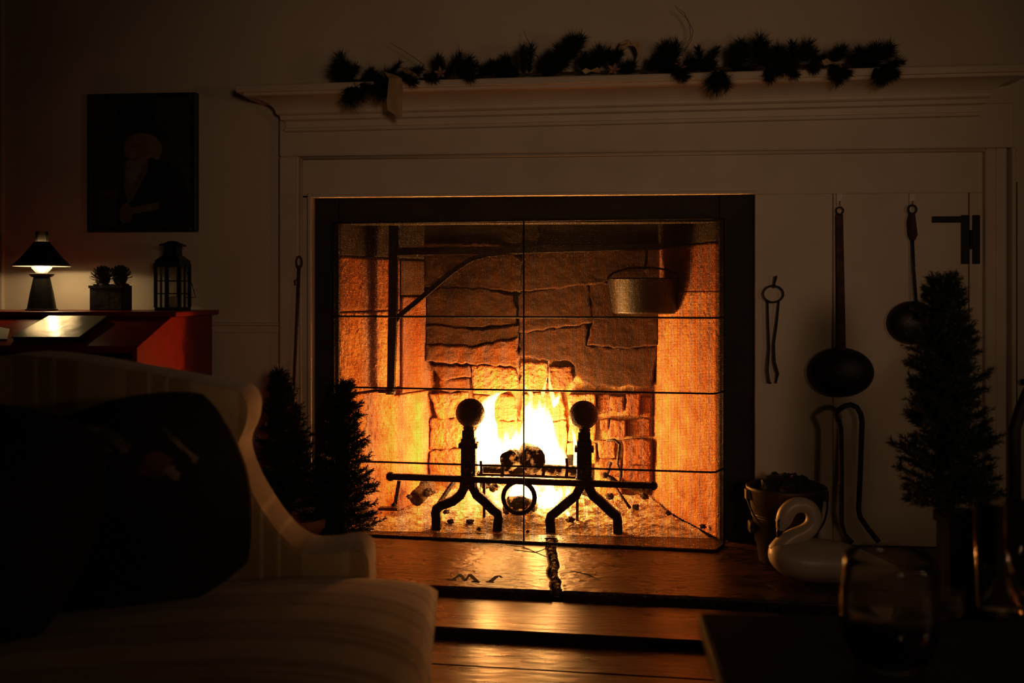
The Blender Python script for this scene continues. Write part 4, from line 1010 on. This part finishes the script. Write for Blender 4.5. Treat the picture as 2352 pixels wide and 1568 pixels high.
# ------------------------------------------------------------------ slant front desk and what stands on it
dx1 = -1.50; dx0 = -2.42; dz = .91; ty = 3.39; by = 3.126; lz = .80
dk = empty('slant_front_desk', Vector(((dx0 + dx1) / 2, 3.45, 0)), 'reddish mahogany slant front desk below the portrait', 'desk')
side = [(3.76, .10), (3.76, dz - .018), (ty, dz - .018), (by, lz), (by, .10)]
for x, xx in ((dx1 - .02, dx1), (dx0, dx0 + .02)):
    MB().prism([(x, y, z) for y, z in side], (xx - x, 0, 0)).build('side_panel', M['mahog'], dk, bevel=.003)
MB().box((dx0 - .015, ty - .012, dz - .018), (dx1 + .022, 3.775, dz)).build('top', M['mahog'], dk, bevel=.004)
ld = Vector((0, by - ty, lz - dz + .018)); 
MB().prism([(dx0 + .02, ty, dz - .018), (dx0 + .02, by + .004, lz + .002), (dx0 + .02, by + .012, lz - .022), (dx0 + .02, ty, dz - .045)], (dx1 - dx0 - .04, 0, 0)).build('fall_lid', M['mahog'], dk, bevel=.003)
zz = lz - .03
for i, hgt in enumerate((.11, .15, .17, .19)):
    MB().box((dx0 + .022, by + .004, zz - hgt), (dx1 - .022, by + .3, zz - .008)).build('drawer', M['mahog'], dk, bevel=.004)
    d_ = bpy.data.objects['drawer' + ('' if i == 0 else '.%03d' % i)]
    for kx in (.25, .75):
        MB().lathe([(.008, 0), (.008, .012), (.016, .018), (.014, .028), (.004, .032)], (dx0 + (dx1 - dx0) * kx, by + .004, zz - hgt / 2), 14, Matrix.Rotation(R(90), 3, 'X')).build('knob', M['copper'], d_, smooth=True)
    zz -= hgt
MB().box((dx0 + .02, 3.74, .1), (dx1 - .02, 3.76, dz - .018)).build('back_panel', M['mahog'], dk)
MB().box((dx0 + .02, by + .02, .10), (dx1 - .02, 3.74, .12)).build('bottom', M['mahog'], dk)
for x in (dx0 + .05, dx1 - .05):
    for y in (by + .05, 3.70): MB().lathe([(.03, 0), (.045, .05), (.05, .10)], (x, y, 0), 12, cap1=True).build('foot', M['mahog'], dk, smooth=True)
# glossy book on the lid
def on_lid(px, py, lift=0):
    n = Vector((0, -(dz - .018 - lz), (ty - by))).normalized(); n = Vector((0, -(dz - .018 - lz), ty - by)).normalized()
    p = Vector((0, ty, dz - .018)) + n * lift; r = ray(px, py)
    return O + r * ((p - O).dot(n) / r.dot(n)), n
bk = empty('large_book', on_lid(110, 760)[0], 'large flat book with glossy cover lying on the slanted lid', 'book')
Q = [on_lid(x, y, .012)[0] for x, y in ((26, 776), (112, 727), (247, 727), (182, 776))]; nl = on_lid(0, 0)[1]
MB().prism(Q, nl * .004).build('cover', M['pewter'], bk, bevel=.001)
cc = sum(Q, Vector()) / 4
MB().prism([cc + (q - cc) * .97 - nl * .0105 for q in Q], nl * .0105).build('page_block', M['frame'], bk)
Q = [on_lid(x, y, .001)[0] for x, y in ((-60, 780), (-60, 748), (0, 752), (22, 757), (16, 780))]
tag(MB().prism(Q, nl * .003).build('paper_sheet', M['paper']), 'cream paper sheet lying on the slanted lid beside the book', 'paper')
# oil style lamp
Yl = 3.56; bl = at(96, 709, Yl); bl.z = dz
s = ppm(96, Yl)
lp = empty('table_lamp', bl, 'small lit desk lamp with black cone shade and glass chimney', 'lamp')
zl = lambda y: at(96, y, Yl).z - dz
MB().lathe([(.056, 0), (.056, .005), (.051, .007), (.040, zl(670)), (.029, zl(638)), (.024, zl(636))], bl, 32).build('base', M['tin'], lp, smooth=False)
MB().lathe([(.024, zl(638)), (.038, zl(635)), (.044, zl(630)), (.043, zl(628)), (.030, zl(629)), (.012, zl(630))], bl, 32).build('collar', M['tin'], lp, smooth=True)
MB().lathe([(.012, zl(630)), (.017, zl(628)), (.014, zl(622)), (.010, zl(621))], bl, 20).build('burner', M['copper'], lp, smooth=True)
wk = MB().lathe([(.007, zl(622)), (.009, zl(618)), (.009, zl(612)), (.007, zl(609)), (.002, zl(607.5))], bl, 16).build('bulb', M['wick'], lp, smooth=True); wk['label'] = 'glowing yellow bulb'
sh_ = MB().lathe([(.0975, zl(611)), (.1005, zl(609.5)), (.072, zl(591)), (.045, zl(570)), (.029, zl(557)), (.027, zl(555)), (.026, zl(556)), (.043, zl(571.5)), (.070, zl(592.5)), (.0975, zl(611))], bl, 40, cap0=False, cap1=False).build('shade', M['tin'], lp, smooth=True)
li_ = MB().lathe([(.0965, zl(611)), (.069, zl(593.3)), (.042, zl(572.3)), (.026, zl(558))], bl, 40, cap0=False, cap1=False).build('shade_lining', M['white'], lp, smooth=True)
rim = MB().tube([bl + Vector((.100 * math.cos(a), .100 * math.sin(a), zl(610.5))) for a in [2 * math.pi * k / 40 for k in range(40)]], .0022, 6, closed=True).build('shade_rim', M['white'], lp, smooth=True)
MB().lathe([(.018, zl(628)), (.036, zl(615)), (.036, zl(606)), (.024, zl(585)), (.022, zl(560)), (.0235, zl(532)), (.0220, zl(532)), (.0205, zl(560)), (.0225, zl(585)), (.0345, zl(606)), (.0345, zl(614)), (.017, zl(627))], bl, 32, cap0=False, cap1=False).build('chimney', M['chimney'], lp, smooth=True)
ll = lamp('lamp_light', bl + Vector((0, 0, zl(604))), 1.75, (1.0, 0.72, 0.39), .008)
# box with two pine cones
bx = at(255, 712, 3.62); bx.z = dz; s = ppm(255, 3.62)
t = empty('wooden_box', bx, 'dark square wooden box holding two pine cones on the desk', 'box')
hw = 38 / s; hh = 57 / s
for a, b in (((-hw, -.042, 0), (hw, -.034, hh)), ((-hw, .034, 0), (hw, .042, hh)), ((-hw, -.034, 0), (-hw + .008, .034, hh)), ((hw - .008, -.034, 0), (hw, .034, hh)), ((-hw + .008, -.034, 0), (hw - .008, .034, .008))):
    MB().box(bx + Vector(a), bx + Vector(b)).build('board', M['crate'], t, bevel=.002)
MB().box(bx + Vector((-hw - .003, -.045, hh - .01)), bx + Vector((hw + .003, -.042, hh))).build('rim_strip', M['crate'], t)
def pine_cone(px, py, r, label):
    c = at(px, py, 3.62); rr = r / s; vs = []; fs = []
    m_ = MB().ball(c, rr * .62, 12, 10, sz=1.15)
    for i in range(90):
        f = (i + .5) / 90; z = 1 - 2 * f; a = i * 2.39996; q = math.sqrt(1 - z * z)
        d = Vector((q * math.cos(a), q * math.sin(a), z + .35)).normalized(); w = d.cross(Vector((0, 0, 1))); w = w.normalized() * rr * .2 if w.length > .01 else Vector((rr * .2, 0, 0))
        p = c + Vector((q * math.cos(a), q * math.sin(a), z)) * rr * .5; tip = c + d * rr * 1.05
        u = d.cross(w).normalized() * rr * .05
        m_.add([p - w * .5, p + w * .5, tip + w * .8 + u, tip + d * rr * .08, tip - w * .8 + u], [[0, 1, 2, 3, 4]])
    lo = min(v.z for v in m_.v); dzz = (dz + .009) - lo
    if dzz > 0:
        pass
    tag(m_.build('pine_cone', M['cone']), label, 'pine cone', 'pine cones in the box')
pine_cone(236, 639, 27, 'round pine cone in the box, nearer the lamp'); pine_cone(276, 637, 26, 'round pine cone in the box, nearer the lantern')
for px_ in (236, 276):
    c = at(px_, 650, 3.62); MB().box((c.x - .022, 3.62 - .03, dz + .008), (c.x + .022, 3.62 + .03, c.z - .004)).build('packing', M['crate'], t)
# lantern
Yn = 3.62; lb = at(397, 712, Yn); lb.z = dz; s = ppm(397, Yn); zn = lambda y: at(397, y, Yn).z - dz
ln_ = empty('candle_lantern', lb, 'black tin candle lantern with small panes on the desk corner', 'lantern')
hw = 28 / s
MB().box(lb + Vector((-hw - .004, -hw - .004, 0)), lb + Vector((hw + .004, hw + .004, .012))).build('base', M['tin'], ln_, bevel=.003)
for sx in (-1, 1):
    for sy in (-1, 1): MB().box(lb + Vector((sx * hw - .005, sy * hw - .005, .012)), lb + Vector((sx * hw + .005, sy * hw + .005, zn(606)))).build('corner_post', M['tin'], ln_)
for sy in (-1, 1):
    MB().box(lb + Vector((-.004, sy * hw - .003, .012)), lb + Vector((.004, sy * hw + .003, zn(606)))).build('mullion', M['tin'], ln_)
    for yy in (674, 645): MB().box(lb + Vector((-hw, sy * hw - .002, zn(yy) - .002)), lb + Vector((hw, sy * hw + .002, zn(yy) + .002))).build('glazing_bar', M['tin'], ln_)
    MB().box(lb + Vector((-hw, sy * hw - .001, .012)), lb + Vector((hw, sy * hw + .001, zn(606)))).build('pane', M['pane'], ln_)
for sx in (-1, 1):
    MB().box(lb + Vector((sx * hw - .003, -.004, .012)), lb + Vector((sx * hw + .003, .004, zn(606)))).build('mullion', M['tin'], ln_)
MB().box(lb + Vector((-hw - .003, -hw - .003, zn(614))), lb + Vector((hw + .003, hw + .003, zn(598)))).build('top_band', M['tin'], ln_, bevel=.002)
MB().lathe([(hw * 1.5, zn(599)), (hw * .95, zn(588)), (.036, zn(586)), (.035, zn(566)), (.052, zn(565)), (.053, zn(562)), (.030, zn(558)), (.018, zn(554)), (.002, zn(553))], lb, 4, Matrix.Rotation(R(45), 3, 'Z')).build('roof', M['tin'], ln_)
MB().tube([lb + Vector((hw, 0, zn(612))), lb + Vector((hw + 18 / s, -.0, zn(655))), lb + Vector((hw + 26 / s, 0, zn(683))), lb + Vector((hw, .0, zn(683)))], .0018, 6).build('wire_handle', M['tin'], ln_)
MB().lathe([(.018, .012), (.018, .05), (.002, .054)], lb, 16).build('candle', M['paper'], ln_, smooth=True)

# ------------------------------------------------------------------ striped sofa
sf_o = atd(1000, 1300, 1.86); rz = YAW + R(2.7)
sofa = bpy.data.objects.new('wing_sofa', None); col.objects.link(sofa); sofa.location = (sf_o.x, sf_o.y, 0); sofa.rotation_euler = (0, 0, rz)
ORG['wing_sofa'] = Vector((0, 0, 0))
tag(sofa, 'gold and cream striped wing sofa in the foreground, facing the table', 'sofa')
Rz = Matrix.Rotation(-rz, 3, 'Z')
def loc(px, py, d):                                    # pixel at camera depth d -> sofa space (X forward, Y along the seat towards the fire)
    p = atd(px, py, d) - Vector((sf_o.x, sf_o.y, 0)); return Rz @ p
def rounded(pts, y0, y1, name, mat, bev, smooth=True, seg=5):
    o_ = MB().prism([(x, y0, z) for x, z in pts], (0, y1 - y0, 0)).build(name, mat, sofa, smooth=smooth, bevel=bev, seg=seg)
    return o_
# far wing and arm, in profile
prof_px = catmull([(40, 812), (110, 806), (220, 818), (330, 838), (440, 858), (530, 875), (572, 886), (592, 915), (590, 960), (574, 998), (572, 1030), (590, 1082), (625, 1145), (668, 1203), (715, 1238), (770, 1240), (815, 1234), (845, 1242), (857, 1265), (858, 1320)], 3)
P2 = [loc(x, y, 2.0) for x, y in prof_px]
poly = [(p.x, p.z) for p in P2] + [(P2[-1].x, .24), (-.86, .24), (-.92, .6), (P2[0].x, P2[0].z)]
rounded(poly, .05, .20, 'wing_arm', M['fabX'], .06, seg=7)
yw0 = .05
# back with a humped crest
yy = [(-1.62, .80), (-1.3, .84), (-1.0, .90), (-.75, .925), (-.5, .90), (-.25, .855), (-.02, .835), (.12, .83)]
yy = catmull(yy, 4)
vs = []
pf = [(y, z) for y, z in yy]
poly3 = [(0, y, z) for y, z in pf] + [(0, .12, .26), (0, -1.62, .26)]
mbk = MB().prism(poly3, (-.15, 0, 0))
for q in mbk.v: q.x += -.80 - .22 * max(0, q.z - .42)
mbk.build('back', M['fabY'], sofa, smooth=True, bevel=.05, seg=5)
# seat cushion: puffy slab with an ear in front of the arm
def puffy(x0, x1, y0, y1, zc, hz, crown, mat, name, nx=40, ny=56, pw=5.0):
    vs = []; fs = []
    for side_ in (1, -1):
        for j in range(ny + 1):
            for i in range(nx + 1):
                u = -1 + 2 * i / nx; v = -1 + 2 * j / ny
                u2 = math.copysign(abs(u) ** .8, u); v2 = math.copysign(abs(v) ** .8, v)
                e = (max(0, 1 - abs(u2) ** pw) * max(0, 1 - abs(v2) ** pw))
                hgt = hz * e ** .5 + crown * max(0, 1 - abs(u2) ** 2) * max(0, 1 - abs(v2) ** 2) * side_ * (1 if side_ > 0 else 0)
                x = (x0 + x1) / 2 + u2 * (x1 - x0) / 2; y = (y0 + y1) / 2 + v2 * (y1 - y0) / 2
                lift = .034 * max(0, (x + .62) / .62) ** 1.4 * (e ** .25)
                vs.append(Vector((x, y, zc + side_ * hgt + lift)))
    n1 = (nx + 1) * (ny + 1)
    for s_ in (0, n1):
        for j in range(ny):
            for i in range(nx):
                a = s_ + j * (nx + 1) + i; f_ = [a, a + 1, a + nx + 2, a + nx + 1]; fs.append(f_ if s_ == 0 else f_[::-1])
    return MB().add(vs, fs).build(name, mat, sofa, smooth=True, merge=True)
ct = .478
seat = puffy(-.82, .004, -1.50, .045, ct - .070, .070, .012, M['fabY'], 'seat_cushion', pw=3.0)
# welt along the front edge of the cushion
MB().tube([(-.002 - .004 * abs(math.sin(i)), -1.42 + i * .085, ct - .070) for i in range(17)], .005, 8).build('welt', M['welt'], seat, smooth=True)
MB().box((-.86, -1.55, .20), (-.015, .08, .325)).build('seat_base', M['fabY'], sofa, bevel=.02, seg=3, smooth=True)
# near arm, beyond the frame
poly = [(-.86, .24), (-.92, .6), (-.9, .80), (-.6, .78), (-.5, .70), (-.42, .56), (-.3, .50), (-.15, .50), (-.12, .47), (-.12, .24)]
rounded(poly, -1.66, -1.54, 'wing_arm', M['fabX'], .035)
for x in (-.09, -.82):
    for y in (-1.55, .08): MB().tube([(x, y, .21), (x, y, .1), (x, y, 0)], [.03, .024, .018], 8).build('leg', M['mahog'], sofa, smooth=True)
# pillows
def pillow(name, cpx, cpy, d, size, thick, roll, tiltx, label, patches=None):
    c = atd(cpx, cpy, d)
    o_ = bpy.data.objects.new(name, None); col.objects.link(o_); o_.location = c
    o_.rotation_euler = (Matrix.Rotation(YAW + R(6), 4, 'Z') @ Matrix.Rotation(R(tiltx), 4, 'X') @ Matrix.Rotation(R(roll), 4, 'Y')).to_euler()
    ORG[o_.name] = Vector((0, 0, 0)); tag(o_, label, 'pillow', 'dark pillows on the sofa')
    vs = []; fs = []; n = 28
    def hgt(u, v): return thick * (max(0, (1 - abs(u) ** 2.2) * (1 - abs(v) ** 2.2))) ** .55
    def xy(u, v):
        pinch = 1 - .06 * (1 - abs(v) ** 2) if abs(u) > .3 else 1
        k_ = 1 - .19 * (u * u * v * v) ** .8; return u * size / 2 * k_, v * size / 2 * k_
    for s_ in (1, -1):
        for j in range(n + 1):
            for i in range(n + 1):
                u = math.sin((-1 + 2 * i / n) * math.pi / 2); v = math.sin((-1 + 2 * j / n) * math.pi / 2)
                x, z = xy(u, v); vs.append(Vector((x, -s_ * hgt(u, v), z)))
    n1 = (n + 1) ** 2
    for s_ in (0, n1):
        for j in range(n):
            for i in range(n):
                a = s_ + j * (n + 1) + i; f_ = [a, a + 1, a + n + 2, a + n + 1]; fs.append(f_ if not s_ else f_[::-1])
    MB().add(vs, fs).build('cover', M['pillow'], o_, smooth=True, merge=True)
    for mt, poly in (patches or []):
        # woven motif, a thin raised patch following the cover
        pts = [(u, v) for u, v in poly]; cu_ = sum(p[0] for p in pts) / len(pts); cv_ = sum(p[1] for p in pts) / len(pts)
        vs = []; fs = []; rings = 5
        for r_ in range(rings + 1):
            f = r_ / rings
            for u, v in pts:
                uu = cu_ + (u - cu_) * f; vv = cv_ + (v - cv_) * f; x, z = xy(uu, vv); vs.append(Vector((x, -hgt(uu, vv) - .0012 - .002 * (1 - f), z)))
        m2 = len(pts)
        for r_ in range(rings):
            for k in range(m2): fs.append([r_ * m2 + k, r_ * m2 + (k + 1) % m2, (r_ + 1) * m2 + (k + 1) % m2, (r_ + 1) * m2 + k])
        MB().add(vs, fs).build('woven_motif', M[mt], o_, smooth=True)
def blob(cx_, cy_, a_, b_, rot=0, n=30):
    jj = lambda t: 1 + .75 * noise.noise(Vector((math.cos(t) * 2.6 + cx_ * 9, math.sin(t) * 2.6, cy_ * 7)))
    a0_, b0_ = a_, b_
    return [(cx_ + a_ * jj(t) * math.cos(t) * math.cos(R(rot)) - b_ * math.sin(t) * math.sin(R(rot)), cy_ + a_ * math.cos(t) * math.sin(R(rot)) + b_ * math.sin(t) * math.cos(R(rot))) for t in [2 * math.pi * k / n for k in range(n)]]
pillow('throw_pillow', 292, 1160, 1.70, .41, .070, -19, -33, 'large dark tapestry pillow with faded pale motif leaning on the wing',
       [('pillowpale', blob(-.02, .50, .26, .09, -48)), ('pillowred', blob(-.20, .36, .20, .15, -30)), ('pillowpale', blob(-.44, .16, .34, .12, 24)), ('pillowpale', blob(-.60, -.26, .15, .13, 20)), ('pillowpale', blob(.54, .26, .24, .022, -64)), ('pillowred', blob(.32, .12, .13, .12, -30)), ('pillowpale', blob(.42, .02, .05, .10, 30))])
pillow('throw_pillow', -85, 1200, 1.52, .40, .070, 8, -33, 'plain dark pillow at the picture edge behind the tapestry one')

# ------------------------------------------------------------------ coffee table and glasses
tz = EYE - .46
tx0, tx1, ty0, ty1 = .142, 1.15, .35, 1.449
tb_ = empty('coffee_table', Vector(((tx0 + tx1) / 2, (ty0 + ty1) / 2, 0)), 'very dark wooden table carrying the glasses in the foreground', 'table')
MB().box((tx0, ty0, tz - .028), (tx1, ty1, tz)).build('table_top', M['darkwood'], tb_, bevel=.006)
e_ = MB().box((tx0 + .04, ty0 + .04, tz - .10), (tx1 - .04, ty1 - .04, tz - .028)).build('apron', M['darkwood'], tb_, bevel=.003)
for x in (tx0 + .07, tx1 - .07):
    for y in (ty0 + .07, ty1 - .07): MB().tube([(x, y, tz - .1), (x, y, 0)], [.028, .018], 4).build('leg', M['darkwood'], tb_)
g0 = ground(2043, 1528, tz + .001)
wg = empty('wine_glass', g0, 'stemless wine glass with dark red wine on the table', 'glass')
kk = .118 / .118
out = [(.001, 0), (.030, 0), (.042, .008), (.054, .032), (.0590, .058), (.0575, .088), (.0520, .136)]
inn = [(.0508, .136), (.0563, .088), (.0578, .058), (.0528, .033), (.041, .011), (.029, .006), (.001, .006)]
MB().lathe(catmull(out, 3) + catmull(inn, 3), g0, 48).build('bowl', M['glass'], wg, smooth=True)
MB().lathe(catmull([(.001, .0062), (.0288, .0062), (.0406, .0112), (.0524, .0332), (.0572, .055)], 3) + [(.001, .055)], g0, 40).build('wine', M['wine'], wg, smooth=True)
g1 = ground(2300, 1402, tz + .001)
tg = empty('water_tumbler', g1, 'tall clear glass tumbler at the picture edge on the table', 'glass')
MB().lathe([(.001, 0), (.031, 0), (.033, .003), (.0375, .158), (.0362, .158), (.0315, .016), (.001, .014)], g1, 48).build('tumbler_wall', M['glass'], tg, smooth=True)
MB().lathe([(.001, .0142), (.0312, .0162), (.0330, .06), (.001, .06)], g1, 40).build('water', glass_mat('water', (.9, .92, .92), 0, 1.33), tg, smooth=True)
g2 = ground(2182, 1412, tz + .001)
vg = empty('votive_glass', g2, 'small glass votive cup between the wine glass and tumbler', 'glass')
MB().lathe(catmull([(.001, 0), (.016, 0), (.021, .010), (.019, .026), (.020, .034)], 3) + catmull([(.0185, .034), (.0175, .026), (.019, .011), (.015, .005), (.001, .005)], 3), g2, 32).build('cup', M['glass'], vg, smooth=True)
MB().lathe([(.001, .0052), (.0148, .0056), (.0185, .011), (.0178, .02), (.001, .02)], g2, 24).build('wax', M['crate'], vg, smooth=True)

# ------------------------------------------------------------------ black hoop back chair at the picture edge
ch_ = empty('hoop_back_chair', Vector((at(2560, 1000, 2.3).x, 2.3, 0)), 'black spindle chair just showing at the frame edge', 'chair')
cxx = ORG['hoop_back_chair'].x; cy = 2.3
def bowp(a): return Vector((cxx - .235 * math.cos(a) * (1 if abs(math.cos(a)) < .98 else 1), cy - .0, .44 + .46 * math.sin(a) ** .8))
MB().tube([Vector((cxx - .21, cy, .42))] + [bowp(a) for a in [math.pi * (k + 4) / 28 for k in range(21)]] + [Vector((cxx + .21, cy, .42))], .013, 10).build('hoop', M['black'], ch_, smooth=True)
for k in range(9):
    x = -.17 + .34 * k / 8; top = .44 + .46 * max(0, 1 - (x / .235) ** 2) ** .4 - .005
    MB().tube([(cxx + x * .85, cy - .01, .44), (cxx + x, cy, top)], [.008, .006], 8).build('spindle', M['black'], ch_, smooth=True)
MB().lathe([(.20, .41), (.235, .425), (.235, .44), (.21, .45), (.02, .442)], (cxx, cy - .17, 0), 32).build('seat', M['black'], ch_, smooth=True)
for sx in (-1, 1):
    for sy in (-1, 1): MB().tube([(cxx + sx * .13, cy - .17 + sy * .12, .42), (cxx + sx * .20, cy - .17 + sy * .19, 0)], [.018, .013], 8).build('leg', M['black'], ch_, smooth=True)
